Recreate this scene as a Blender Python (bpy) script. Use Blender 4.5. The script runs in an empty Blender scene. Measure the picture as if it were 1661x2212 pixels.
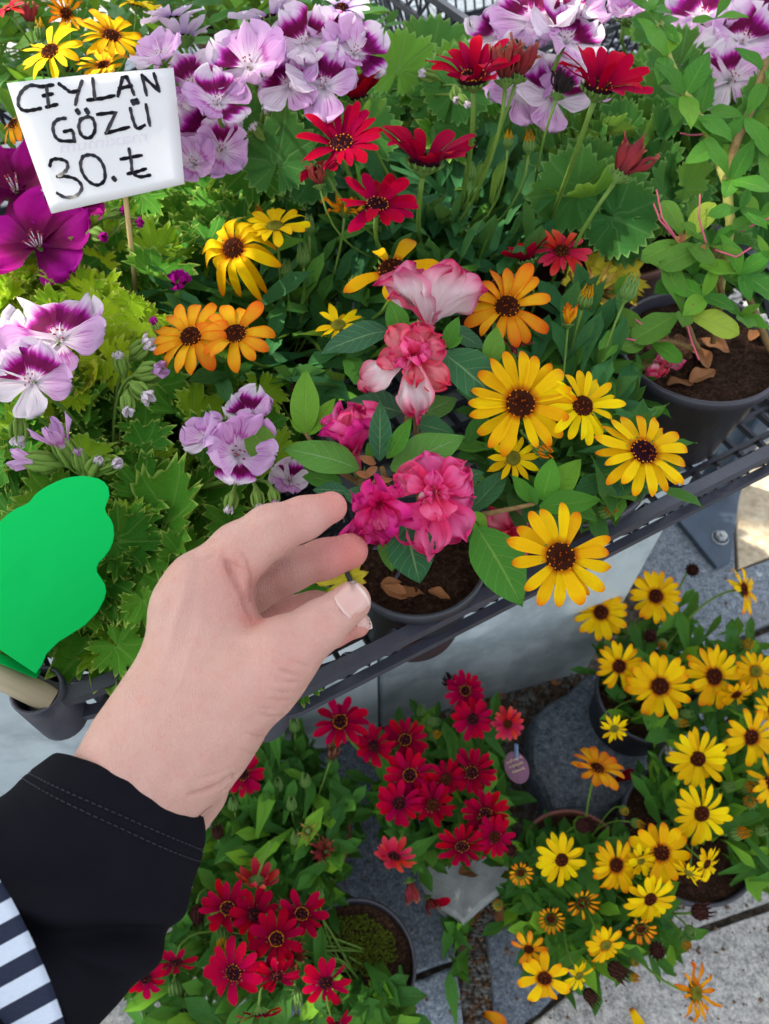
import bpy, math, random
import numpy as np
from mathutils import Matrix, Vector

rng = random.Random(7)
SC = bpy.context.scene
COL = SC.collection

# ------------------------------------------------------------------ camera
PITCH = math.radians(55)
CAM_H = 1.05
FPX = 1609.0            # focal length in units of a 1661 x 2212 picture
cam_d = bpy.data.cameras.new('camera')
cam = bpy.data.objects.new('camera', cam_d); COL.objects.link(cam)
cam.location = (0, 0, CAM_H); cam.rotation_euler = (math.radians(90) - PITCH, 0, 0)
cam_d.sensor_fit = 'VERTICAL'; cam_d.sensor_height = 36.0
cam_d.lens = FPX / 2212 * 36.0
cam_d.clip_start = 0.02; cam_d.clip_end = 200
cam_d.dof.use_dof = True; cam_d.dof.focus_distance = 0.44
cam_d.dof.aperture_fstop = (cam_d.lens / 1000) / 0.0022     # a phone's 2.2 mm pupil
SC.camera = cam

# ------------------------------------------------------------------ light
SUN_EL, SUN_AZ = math.radians(50), math.radians(-68)     # azimuth from +Y towards +X
SUN_DIR = Vector((math.sin(SUN_AZ)*math.cos(SUN_EL), math.cos(SUN_AZ)*math.cos(SUN_EL), math.sin(SUN_EL)))
world = bpy.data.worlds.new('World'); SC.world = world; world.use_nodes = True
wn = world.node_tree; bg = wn.nodes['Background']
sky = wn.nodes.new('ShaderNodeTexSky'); sky.sky_type = 'NISHITA'; sky.sun_disc = False
sky.sun_elevation = SUN_EL; sky.sun_rotation = SUN_AZ
sky.air_density = 1.0; sky.dust_density = 2.0
hs = wn.nodes.new('ShaderNodeHueSaturation'); hs.inputs['Saturation'].default_value = 0.25
wn.links.new(sky.outputs[0], hs.inputs['Color']); wn.links.new(hs.outputs[0], bg.inputs['Color'])
bg.inputs['Strength'].default_value = 0.15
sun_d = bpy.data.lights.new('sun', 'SUN'); sun_d.energy = 3.4; sun_d.angle = math.radians(0.6)
sun_d.color = (1.0, 0.93, 0.78)
sun = bpy.data.objects.new('sun', sun_d); COL.objects.link(sun)
sun.rotation_euler = SUN_DIR.to_track_quat('Z', 'Y').to_euler()
SC.view_settings.view_transform = 'Standard'; SC.view_settings.look = 'None'
SC.view_settings.exposure = 1.58; SC.view_settings.gamma = 1; SC.view_settings.use_curve_mapping = False

# ------------------------------------------------------------------ projection helpers (survey of the photo)
CP, SP = math.cos(PITCH), math.sin(PITCH)
CR, CU, CF = Vector((1, 0, 0)), Vector((0, SP, CP)), Vector((0, CP, -SP))
def W(px, py, z):
    """point of height z seen at (px, py) of the 1661 x 2212 photograph"""
    u, v = (px - 830.5)/FPX, (py - 1106)/FPX
    d = (CAM_H - z) / (SP + v*CP)
    return Vector((u*d, d*(CP - v*SP), z))
def WD(px, py, d):
    u, v = (px - 830.5)/FPX, (py - 1106)/FPX
    return Vector((u*d, d*(CP - v*SP), CAM_H - d*(SP + v*CP)))
def depth(p): return (Vector(p) - Vector((0, 0, CAM_H))).dot(CF)
def cdir(x, y, z):
    """direction given as right / up / towards the viewer"""
    return (CR*x + CU*y - CF*z).normalized()
# ------------------------------------------------------------------ objects
def thing(name, label, cat, loc=(0, 0, 0), group=None):
    o = bpy.data.objects.new(name, None); COL.objects.link(o)
    o.location = loc; o.empty_display_size = 0.02
    tag(o, label, cat, group); return o
def tag(o, label=None, cat=None, group=None, kind=None):
    if label: o['label'] = label
    if cat: o['category'] = cat
    if group: o['group'] = group
    if kind: o['kind'] = kind
    return o
def world_of(o):
    m = o.matrix_basis.copy()
    while o.parent: o = o.parent; m = o.matrix_basis @ m
    return m
def link(name, mesh, parent=None, m=None, world=False):
    """m is a world matrix when world is True, else local to the parent"""
    o = bpy.data.objects.new(name, mesh); COL.objects.link(o)
    if parent is not None:
        o.parent = parent
        if world: m = world_of(parent).inverted() @ (m if m is not None else Matrix())
    if m is not None: o.matrix_basis = m
    return o
def mesh(name, v, f, mats=(), uv=None, smooth=True, mi=None):
    me = bpy.data.meshes.new(name)
    v = np.asarray(v, dtype=np.float64).reshape(-1, 3)
    me.from_pydata(v.tolist(), [], [tuple(int(i) for i in q) for q in f])
    if uv is not None:
        uvl = me.uv_layers.new(name='uv'); idx = np.empty(len(me.loops), dtype=np.int32)
        me.loops.foreach_get('vertex_index', idx)
        uvl.data.foreach_set('uv', np.asarray(uv, dtype=np.float32)[idx].ravel())
    for m in (mats if isinstance(mats, (list, tuple)) else [mats]): me.materials.append(m)
    if smooth: me.polygons.foreach_set('use_smooth', [True]*len(me.polygons))
    if mi is not None: me.polygons.foreach_set('material_index', list(mi))
    me.update(); return me
class MB:
    """collects shapes into one mesh"""
    def __init__(s): s.v, s.f, s.uv, s.mi, s.n = [], [], [], [], 0
    def add(s, v, f, uv=None, mi=0):
        v = np.asarray(v, float).reshape(-1, 3)
        s.v.append(v); s.f += [tuple(i + s.n for i in q) for q in f]
        s.uv.append(np.zeros((len(v), 2)) if uv is None else np.asarray(uv, float)); s.mi += [mi]*len(f); s.n += len(v)
        return s
    def box(s, c, size, R=None, mi=0, bev=0):
        hx, hy, hz = [k/2 for k in size]
        if bev:
            b = bev; pts = []
            prof = [(hx, hy-b), (hx-b, hy), (-hx+b, hy), (-hx, hy-b), (-hx, -hy+b), (-hx+b, -hy), (hx-b, -hy), (hx, -hy+b)]
            def ring(z, ins): return [(x - math.copysign(ins, x), y - math.copysign(ins, y), z) for x, y in prof]
            pts = ring(-hz, b) + ring(-hz+b, 0) + ring(hz-b, 0) + ring(hz, b)
            f = [(k*8+i, k*8+(i+1) % 8, k*8+8+(i+1) % 8, k*8+8+i) for k in range(3) for i in range(8)]
            f += [tuple(range(7, -1, -1)), tuple(range(24, 32))]
            v = np.array(pts)
        else:
            v = np.array([(x*hx, y*hy, z*hz) for z in (-1, 1) for y in (-1, 1) for x in (-1, 1)])
            f = [(0, 2, 3, 1), (4, 5, 7, 6), (0, 1, 5, 4), (2, 6, 7, 3), (0, 4, 6, 2), (1, 3, 7, 5)]
        if R is not None: v = v @ np.array(R.to_3x3()).T
        return s.add(v + np.array(c), f, mi=mi)
    def tube(s, pts, r, n=8, mi=0, cap=True, flat=1.0):
        v, f, uv = tube(pts, r, n, cap, flat); return s.add(v, f, uv, mi)
    def build(s, name, mats, smooth=True):
        return mesh(name, np.vstack(s.v), s.f, mats, np.vstack(s.uv), smooth, s.mi)
def tube(pts, r, n=8, cap=True, flat=1.0):
    P = [Vector(p) for p in pts]; m = len(P)
    R = r if isinstance(r, (list, tuple)) else [r]*m
    T = [(P[min(i+1, m-1)] - P[max(i-1, 0)]).normalized() for i in range(m)]
    a = T[0].orthogonal().normalized(); V, F, U = [], [], []
    for i in range(m):
        a = (a - T[i]*a.dot(T[i])); a = a.normalized() if a.length > 1e-9 else T[i].orthogonal().normalized()
        b = T[i].cross(a)
        for k in range(n):
            t = 2*math.pi*k/n
            V.append(P[i] + (a*math.cos(t) + b*math.sin(t)*flat)*R[i]); U.append((k/n, i/max(1, m-1)))
    for i in range(m-1):
        for k in range(n):
            F.append((i*n+k, i*n+(k+1) % n, (i+1)*n+(k+1) % n, (i+1)*n+k))
    if cap: F += [tuple(range(n-1, -1, -1)), tuple((m-1)*n+k for k in range(n))]
    return np.array([tuple(p) for p in V]), F, np.array(U)
def lathe(prof, n=40):
    v, f, m = [], [], len(prof)
    for (r, z) in prof:
        for k in range(n):
            t = 2*math.pi*k/n; v.append((r*math.cos(t), r*math.sin(t), z))
    for i in range(m-1):
        for k in range(n): f.append((i*n+k, i*n+(k+1) % n, (i+1)*n+(k+1) % n, (i+1)*n+k))
    return np.array(v), f
def bez(a, b, c, n=8):
    a, b, c = Vector(a), Vector(b), Vector(c)
    return [a*(1-t)**2 + b*2*t*(1-t) + c*t*t for t in [i/n for i in range(n+1)]]
def frame(loc, x, z, s=1.0, sy=None, sz=None):
    """matrix with local +X along x and local +Z as near z as can be"""
    x = Vector(x).normalized(); z = Vector(z); z = z - x*z.dot(x)
    z = z.normalized() if z.length > 1e-6 else x.orthogonal().normalized()
    y = z.cross(x)
    m = Matrix(((x[0], y[0], z[0], loc[0]), (x[1], y[1], z[1], loc[1]), (x[2], y[2], z[2], loc[2]), (0, 0, 0, 1)))
    return m @ Matrix.Diagonal((s, sy or s, sz or s, 1))
def zframe(loc, z, roll=0, s=1.0):
    z = Vector(z).normalized(); x = z.orthogonal()
    q = Matrix.Rotation(roll, 3, z); return frame(loc, q @ x, z, s)
def vnoise(p, s, seed=0):
    """cheap smooth noise of points p (n,3) by a sum of sines, about -1..1"""
    r = np.random.RandomState(seed); o = np.zeros(len(p))
    for k in range(6):
        d = r.normal(size=3); d /= np.linalg.norm(d); o += np.sin(p @ d * s * (0.7 + 0.35*k) + r.uniform(0, 6.28)) / (1 + .35*k)
    return o / 2.6
def inpoly(x, y, P):
    c = False; j = len(P) - 1
    for i in range(len(P)):
        if (P[i][1] > y) != (P[j][1] > y) and x < (P[j][0]-P[i][0])*(y-P[i][1])/(P[j][1]-P[i][1]) + P[i][0]: c = not c
        j = i
    return c
def sample(P, r):
    xs = [p[0] for p in P]; ys = [p[1] for p in P]
    while True:
        x, y = r.uniform(min(xs), max(xs)), r.uniform(min(ys), max(ys))
        if inpoly(x, y, P): return x, y

# ------------------------------------------------------------------ materials
class NT:
    def __init__(s, name):
        s.m = bpy.data.materials.new(name); s.m.use_nodes = True
        s.t = s.m.node_tree; s.b = s.t.nodes['Principled BSDF']; s.out = s.t.nodes['Material Output']
    def n(s, typ, **kw):
        o = s.t.nodes.new('ShaderNode' + typ)
        for k, v in kw.items():
            if k in o.inputs: s.set(o.inputs[k], v)
            else: setattr(o, k, v)
        return o
    def set(s, i, v):
        if isinstance(v, bpy.types.NodeSocket): s.t.links.new(v, i)
        else: i.default_value = v
    def math(s, op, a, b=0.0, c=0.0, clamp=False):
        o = s.t.nodes.new('ShaderNodeMath'); o.operation = op; o.use_clamp = clamp
        for i, v in enumerate((a, b, c)): s.set(o.inputs[i], v)
        return o.outputs[0]
    def ramp(s, fac, stops, interp='LINEAR'):
        o = s.t.nodes.new('ShaderNodeValToRGB'); e = o.color_ramp.elements; o.color_ramp.interpolation = interp
        while len(e) < len(stops): e.new(0.5)
        for k, (p, c) in enumerate(stops): e[k].position = p; e[k].color = (*c, 1)
        s.set(o.inputs[0], fac); return o.outputs[0]
    def mix(s, f, a, b, blend='MIX'):
        o = s.t.nodes.new('ShaderNodeMix'); o.data_type = 'RGBA'; o.blend_type = blend
        s.set(o.inputs[0], f)
        for i, v in ((6, a), (7, b)): s.set(o.inputs[i], (*v, 1) if isinstance(v, tuple) and len(v) == 3 else v)
        return o.outputs[2]
    def uv(s):
        o = s.n('SeparateXYZ'); s.t.links.new(s.n('UVMap', uv_map='uv').outputs[0], o.inputs[0]); return o.outputs[0], o.outputs[1]
    def noise(s, vec, scale, detail=3, rough=0.55):
        o = s.n('TexNoise', Scale=scale, Detail=detail, Roughness=rough)
        if vec is not None: s.t.links.new(vec, o.inputs['Vector'])
        return o.outputs[0]
    def obj(s): return s.n('TexCoord').outputs['Object']
    def pos(s): return s.n('NewGeometry').outputs['Position']
    def rnd(s): return s.n('ObjectInfo').outputs['Random']
    def vec(s, x, y, z=0.0):
        o = s.n('CombineXYZ'); [s.set(o.inputs[i], v) for i, v in enumerate((x, y, z))]; return o.outputs[0]
    def bump(s, h, dist=0.001, strength=1.0):
        o = s.n('Bump', Distance=dist, Strength=strength, Height=h); s.t.links.new(o.outputs[0], s.b.inputs['Normal']); return o.outputs[0]
    def fin(s, col=None, rough=0.5, spec=0.5, transl=0.0, tcol=None, **kw):
        if col is not None: s.set(s.b.inputs['Base Color'], (*col, 1) if isinstance(col, tuple) and len(col) == 3 else col)
        s.set(s.b.inputs['Roughness'], rough); s.set(s.b.inputs['Specular IOR Level'], spec)
        for k, v in kw.items(): s.set(s.b.inputs[k.replace('_', ' ')], v)
        if transl:
            tr = s.n('BsdfTranslucent'); mx = s.n('MixShader'); mx.inputs[0].default_value = transl
            c = tcol if tcol is not None else col
            s.set(tr.inputs['Color'], (*c, 1) if isinstance(c, tuple) else c)
            s.t.links.new(s.b.outputs[0], mx.inputs[1]); s.t.links.new(tr.outputs[0], mx.inputs[2])
            s.t.links.new(mx.outputs[0], s.out.inputs[0])
        return s.m
def plain(name, col, rough=0.5, spec=0.5, var=0.12, scale=60, bump=0.0, **kw):
    t = NT(name); nz = t.noise(t.obj(), scale, 4)
    c = t.mix(nz, tuple(k*(1-var*2) for k in col), tuple(min(1, k*(1+var*2)) for k in col))
    if bump: t.bump(nz, bump)
    return t.fin(c, rough, spec, **kw)
def petal_mat(name, stops, warp=0.12, streak=0.1, edge=None, transl=0.25, rough=0.5, nscale=9.0, hvar=0.03, vvar=0.15, veins=None, spec=.10):
    """colour runs from the base (0) to the tip (1); lengthwise streaks; each petal object a little different"""
    t = NT(name); u, v = t.uv(); r = t.rnd()
    sv = t.vec(t.math('MULTIPLY', u, nscale), t.math('MULTIPLY', v, 1.3), t.math('MULTIPLY', r, 40.0))
    nz = t.noise(sv, 1.0, 3)
    vv = t.math('ADD', v, t.math('MULTIPLY', t.math('SUBTRACT', nz, 0.5), warp))
    c = t.ramp(vv, stops)
    if edge:
        au = t.math('ABSOLUTE', t.math('SUBTRACT', u, 0.5))
        e = t.math('MULTIPLY', t.math('SUBTRACT', t.math('ADD', au, t.math('MULTIPLY', nz, .14)), edge[1] + .07), edge[2], clamp=True)
        c = t.mix(e, c, edge[0])
    nz2 = t.noise(t.vec(t.math('MULTIPLY', u, nscale*4), v, t.math('MULTIPLY', r, 20.0)), 1.0, 2)
    c = t.mix(t.math('MULTIPLY', nz2, streak*2), c, t.mix(1.0, c, (0.55, 0.45, 0.5), 'MULTIPLY'))
    if veins:
        ln = t.noise(t.vec(t.math('MULTIPLY', u, 30.0), t.math('MULTIPLY', v, 1.6), t.math('MULTIPLY', r, 9.0)), 1.0, 2)
        ln = t.math('MULTIPLY', t.math('SUBTRACT', ln, .53, clamp=True), 9.0, clamp=True)
        ln = t.math('MULTIPLY', ln, t.math('MULTIPLY', t.math('SUBTRACT', v, .12, clamp=True), t.math('MULTIPLY', t.math('SUBTRACT', .85, v, clamp=True), 7.0), clamp=True))
        c = t.mix(t.math('MULTIPLY', ln, veins[1]), c, veins[0])
    h = t.n('HueSaturation', Hue=t.math('ADD', 0.5 - hvar/2, t.math('MULTIPLY', r, hvar)), Value=t.math('ADD', 1 - vvar/2, t.math('MULTIPLY', r, vvar)), Color=c)
    t.bump(nz2, 0.0004, 0.6)
    return t.fin(h.outputs[0], rough + .1, spec, transl)
def leaf_mat(name, dark, light, young=None, vein=(0.25, 0.35, 0.1), kind='pinnate', rough=0.45, spec=0.5, transl=0.22, veinamt=0.5, tip=None, bump=0.0008):
    t = NT(name); u, v = t.uv(); r = t.rnd()
    nz = t.noise(t.obj(), 60, 3)
    c = t.mix(t.math('ADD', t.math('MULTIPLY', r, .75), t.math('MULTIPLY', t.math('SUBTRACT', nz, .5), .7), clamp=True), dark, light)
    if young:
        y = t.math('GREATER_THAN', t.math('FRACT', t.math('MULTIPLY', r, 17.3)), 0.86)
        c = t.mix(t.math('MULTIPLY', y, .75), c, young)
    au = t.math('ABSOLUTE', t.math('SUBTRACT', u, 0.5))
    if kind == 'pinnate':
        mid = t.math('SUBTRACT', 1.0, t.math('MULTIPLY', au, 24.0), clamp=True)
        k = t.math('FRACT', t.math('MULTIPLY', t.math('SUBTRACT', v, t.math('MULTIPLY', au, 0.5)), 7.0))
        side = t.math('SUBTRACT', 1.0, t.math('MULTIPLY', t.math('ABSOLUTE', t.math('SUBTRACT', k, .5)), 12.0), clamp=True)
        vn = t.math('MAXIMUM', mid, t.math('MULTIPLY', side, .55))
    else:                                             # palmate: u is the angle, v the radius
        k = t.math('FRACT', t.math('MULTIPLY', u, 7.0))
        w = t.math('ABSOLUTE', t.math('SUBTRACT', k, .5))
        mid = t.math('SUBTRACT', 1.0, t.math('MULTIPLY', t.math('MULTIPLY', w, v), 22.0), clamp=True)
        k2 = t.math('FRACT', t.math('MULTIPLY', t.math('SUBTRACT', v, t.math('MULTIPLY', w, .5)), 6.0))
        side = t.math('SUBTRACT', 1.0, t.math('MULTIPLY', t.math('ABSOLUTE', t.math('SUBTRACT', k2, .5)), 10.0), clamp=True)
        vn = t.math('MAXIMUM', mid, t.math('MULTIPLY', t.math('MULTIPLY', side, .5), v))
    c = t.mix(t.math('MULTIPLY', vn, veinamt), c, vein)
    if tip:
        c = t.mix(t.math('MULTIPLY', t.math('SUBTRACT', v, .93, clamp=True), 14.0, clamp=True), c, tip)
    sp = t.math('MULTIPLY', t.math('SUBTRACT', t.noise(t.vec(t.math('MULTIPLY', u, 6.0), t.math('MULTIPLY', v, 9.0), t.math('MULTIPLY', r, 50.0)), 1.0, 4, .7), .66, clamp=True), 9.0, clamp=True)
    c = t.mix(t.math('MULTIPLY', sp, .6), c, (.30, .27, .05))
    h = t.n('HueSaturation', Value=t.math('ADD', 1.25, t.math('MULTIPLY', t.math('FRACT', t.math('MULTIPLY', r, 7.7)), .36)), Color=c); c = h.outputs[0]
    t.bump(t.math('ADD', t.math('MULTIPLY', vn, -1.0), t.math('MULTIPLY', t.noise(t.obj(), 350, 2), .5)), bump, 0.7)
    return t.fin(c, rough, spec, transl, tcol=t.mix(0.4, c, (0.45, 0.6, 0.05)))
# ------------------------------------------------------------------ setting: ground, paving, ledge
def granite(name, a, b, c, scale=260):
    t = NT(name); p = t.pos()
    n1 = t.noise(p, scale, 5, .75); n2 = t.noise(p, scale*.35, 4, .7); n3 = t.noise(p, 7, 4)
    col = t.ramp(t.math('ADD', t.math('MULTIPLY', n1, .6), t.math('MULTIPLY', n2, .4)), [(.38, a), (.50, b), (.62, c)])
    col = t.mix(t.math('MULTIPLY', t.math('SUBTRACT', n3, .35, clamp=True), 1.4, clamp=True), col, t.mix(1.0, col, (.72, .70, .66), 'MULTIPLY'))
    st = t.math('MULTIPLY', t.math('SUBTRACT', t.noise(p, 3.1, 6), .56, clamp=True), 5.0, clamp=True)
    col = t.mix(t.math('MULTIPLY', st, .75), col, (.13, .11, .085))
    t.bump(n1, .0012, .6); return t.fin(col, .75, .3)
GRAN = granite('granite', (.055, .075, .102), (.185, .225, .275), (.37, .41, .45))
GRAN_D = granite('granite_dark', (.042, .056, .075), (.115, .145, .182), (.25, .285, .32))
GRAN_PALE_SUN = granite('granite_pale_sunlit', (.13, .14, .14), (.34, .34, .33), (.55, .54, .51))  # paler granite: sun on the paving put into the colour; also varies outer slabs
SANDST = granite('sandstone', (.36, .29, .19), (.52, .43, .30), (.62, .54, .40), 90)
def dirt_mat():
    t = NT('dirt'); p = t.pos(); n = t.noise(p, 120, 6, .7)
    c = t.ramp(n, [(.3, (.035, .028, .02)), (.5, (.11, .09, .07)), (.7, (.24, .21, .17))]); t.bump(n, .004, 1.0); return t.fin(c, .9, .2)
DIRT = dirt_mat()
def marble_mat():
    t = NT('marble'); p = t.pos()
    n = t.noise(p, 5, 6, .6); w = t.math('ABSOLUTE', t.math('SUBTRACT', n, .5))
    v = t.math('SUBTRACT', 1.0, t.math('MULTIPLY', w, 14.0), clamp=True)
    c = t.mix(t.noise(p, 9, 5), (.32, .41, .45), (.60, .68, .71)); c = t.mix(t.math('MULTIPLY', v, .55), c, (.20, .24, .27))
    mp = t.n('Mapping'); mp.inputs['Scale'].default_value = (30, 30, 3); t.t.links.new(p, mp.inputs['Vector']); dr = t.math('MULTIPLY', t.math('SUBTRACT', t.noise(mp.outputs[0], 1.0, 4), .52, clamp=True), 3.0, clamp=True)
    c = t.mix(t.math('MULTIPLY', dr, .35), c, (.17, .17, .16))
    gr = t.math('MULTIPLY', t.math('SUBTRACT', t.noise(p, 30, 6, .7), .55, clamp=True), 3.0, clamp=True)
    c = t.mix(t.math('MULTIPLY', gr, .45), c, (.22, .20, .17))
    t.bump(t.noise(p, 200, 3), .0004, .5); return t.fin(c, .42, .4)
MARB = marble_mat()
ground = link('ground', mesh('ground', [(-30, -30, -.03), (30, -30, -.03), (30, 30, -.03), (-30, 30, -.03)], [(0, 1, 2, 3)], DIRT)); tag(ground, kind='structure')
def prism(name, poly, z0, z1, mat, bev=.006, rough=0.0, seed=0, sub=1):
    """flat stone: polygon (world xy) with a worn, bevelled top edge"""
    r = random.Random(seed); P = []
    for i in range(len(poly)):
        a, b = Vector(poly[i]), Vector(poly[(i+1) % len(poly)])
        for k in range(sub):
            q = a.lerp(b, k/sub); q = q + Vector((r.uniform(-1, 1), r.uniform(-1, 1)))*rough; P.append(q)
    c = sum(P, Vector((0, 0)))/len(P); n = len(P); V = []
    def ring(z, ins):
        for q in P:
            d = c - q; V.append((*(q + d.normalized()*ins), z))
    ring(z0, 0); ring(z1 - bev, 0); ring(z1 - bev*.3, bev*.3); ring(z1, bev)
    F = [(k*n+i, k*n+(i+1) % n, (k+1)*n+(i+1) % n, (k+1)*n+i) for k in range(3) for i in range(n)] + [tuple(range(3*n, 4*n))]
    a = sum((P[i].x*P[(i+1) % n].y - P[(i+1) % n].x*P[i].y) for i in range(n))
    if a < 0: F = [q[::-1] for q in F]
    return mesh(name, V, F, mat, smooth=False)
def PX(pts, z=0): return [W(x, y, z).xy for x, y in pts]
pavement = link('pavement', mesh('pavement', [(-4, -2, -.022), (4, -2, -.022), (4, 4, -.022), (-4, 4, -.022)], [(0, 1, 2, 3)], DIRT)); tag(pavement, kind='structure')
SLABS = [([(600, 1660), (760, 1600), (905, 1668), (985, 2072), (884, 2112), (560, 2230), (500, 1900)], GRAN_D, 0), ([(887, 2122), (986, 2084), (1012, 2330), (860, 2380)], GRAN, 0),
         ([(60, 2320), (150, 2010), (420, 1860), (490, 1905), (552, 2238), (560, 2400)], GRAN_PALE_SUN, .002), ([(870, 2420), (862, 2390), (560, 2250), (575, 2420)], GRAN, -.001),
         ([(1052, 2020), (1150, 1960), (1290, 2080), (1160, 2190), (1075, 2260)], GRAN_D, .0), ([(1160, 2205), (1305, 2088), (1700, 1955), (1760, 2330), (1100, 2400), (1085, 2280)], GRAN_PALE_SUN, .003),
         ([(1170, 1955), (1300, 2074), (1700, 1938), (1700, 1650), (1440, 1600), (1400, 1740)], GRAN_PALE_SUN, .001), ([(1368, 1200), (1420, 1090), (1575, 1030), (1590, 1240), (1800, 1160), (1800, 1290), (1560, 1390), (1420, 1440)], GRAN, .0), ([(1595, 1232), (1582, 1030), (1640, 960), (1820, 900), (1820, 1140)], SANDST, .003),
         ([(1425, 1450), (1565, 1402), (1800, 1306), (1800, 1640), (1700, 1635), (1450, 1585)], GRAN, -.002), ([(-400, 2100), (140, 2005), (50, 2330), (-400, 2500)], GRAN_PALE_SUN, .0),
         ([(-400, 1560), (60, 1540), (330, 1620), (470, 1700), (485, 1850), (140, 1990), (-400, 2085)], GRAN_PALE_SUN, .001)]
for k, (pl, m, z) in enumerate(SLABS):
    link('paving_slab', prism('paving_slab', PX(pl), -.021, z, m, .004, .0015, k, 4), pavement)
# slabs that carry on past the picture
for i in range(-4, 9):
    for j in range(-3, 8):
        a = math.radians(18); ux, uy = Vector((math.cos(a), math.sin(a))), Vector((-math.sin(a), math.cos(a)))
        c = ux*(i*.40) + uy*(j*.40) + Vector((0, 0)); 
        if (-.75 < c.x < .95 and -.3 < c.y < .95): continue
        h = .197; link('paving_slab', prism('paving_slab', [c - ux*h - uy*h, c + ux*h - uy*h, c + ux*h + uy*h, c - ux*h + uy*h], -.021, rng.uniform(-.003, .002), rng.choice((GRAN, GRAN, GRAN_PALE_SUN)), .004, .001, i*31+j, 3), pavement)

# marble-clad ledge that carries the crates
LZ = .498
L0, L1 = W(817, 1564, 0), W(1272, 1440, 0); ld = (L1 - L0).normalized(); ln = Vector((-ld.y, ld.x, 0))
ledge = thing('marble_ledge', 'pale grey marble ledge of upright slabs standing under the black crates', 'ledge', (L0.x, L0.y, 0))
def lbox(name, s0, s1, d0, d1, z0, z1, mat, bev=.003):
    c = L0 + ld*((s0+s1)/2) + ln*((d0+d1)/2); mb = MB(); R = Matrix(((ld.x, ln.x, 0), (ld.y, ln.y, 0), (0, 0, 1)))
    mb.box((c.x, c.y, (z0+z1)/2), (abs(s1-s0), abs(d1-d0), z1-z0), R, bev=bev); return link(name, mb.build(name, mat, False), ledge, Matrix(), True)
SL = (L1 - L0).length
lbox('core', -1.6, SL-.004, .026, .80, -.02, LZ-.022, plain('concrete', (.25, .25, .24), .9, .2, .2, 40))
lbox('marble_panel', .004, SL, 0, .024, -.02, LZ-.022, MARB); lbox('marble_panel', -.46, -.002, -.012, .024, -.02, LZ-.022, MARB); lbox('marble_panel', -1.6, -.464, -.004, .024, -.02, LZ-.022, MARB)
lbox('marble_top', -.46, SL+.002, .030, .81, LZ-.020, LZ, MARB); lbox('marble_top', -1.6, -.464, .030, .81, LZ-.020, LZ, MARB)
# stone block and broken marble piece on the paving
blk = link('stone_block', prism('stone_block', PX([(1152, 1545), (1200, 1505), (1288, 1442), (1335, 1500), (1418, 1560), (1400, 1690), (1330, 1745), (1190, 1748), (1150, 1650)], .055), -.02, .055, GRAN_D, .016, .003, 5, 4))
tag(blk, 'rough dark granite block lying between the red and the yellow flowers', 'stone block')
MARB2 = granite('marble_grey', (.22, .24, .24), (.31, .34, .34), (.40, .43, .43), 40)
mch = link('marble_offcut', prism('marble_offcut', PX([(895, 1830), (1122, 1815), (1128, 1888), (1000, 1996), (955, 1962), (905, 1885)], .045), -.02, .045, MARB2, .006, .002, 6, 3))
tag(mch, 'broken pale marble slab lying beneath the pot of crimson daisies', 'marble slab')
# bolted foot of the metal stand under the right end of the crate
stand = thing('metal_stand', 'grey steel stand foot plate bolted to the paving right of the ledge', 'metal stand', W(1530, 1170, 0))
STEEL = plain('painted_steel', (.055, .085, .125), .55, .5, .25, 30); ZINC = plain('zinc', (.42, .45, .46), .4, .5, .2, 80)
pc = PX([(1452, 1196), (1560, 1010), (1650, 1010), (1612, 1108), (1560, 1215)])
link('foot_plate', prism('foot_plate', PX([(1440, 1096), (1500, 1040), (1612, 1030), (1596, 1074), (1576, 1214), (1547, 1228)], .008), .004, .012, STEEL, .002), stand, Matrix(), True)
bp = W(1557, 1160, .016); mb = MB()
v, f = lathe([(.0135, -.004), (.0135, -.001), (.0125, 0)], 24); mb.add(v + np.array(bp), f)
v, f = lathe([(.0095, 0), (.0095, .006), (.007, .0075), (.0055, .0075), (.0055, .011), (.004, .012), (.0005, .012)], 6); mb.add(v + np.array(bp), f)
link('bolt', mb.build('bolt', ZINC, False), stand, Matrix(), True)
pp = W(1625, 1040, .2); mb = MB(); mb.box((pp.x+.05, pp.y+.14, (.008+LZ)/2), (.04, .04, LZ-.008), Matrix.Rotation(.4, 3, 'Z'), bev=.003); link('post', mb.build('post', STEEL, False), stand, Matrix(), True)

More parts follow.
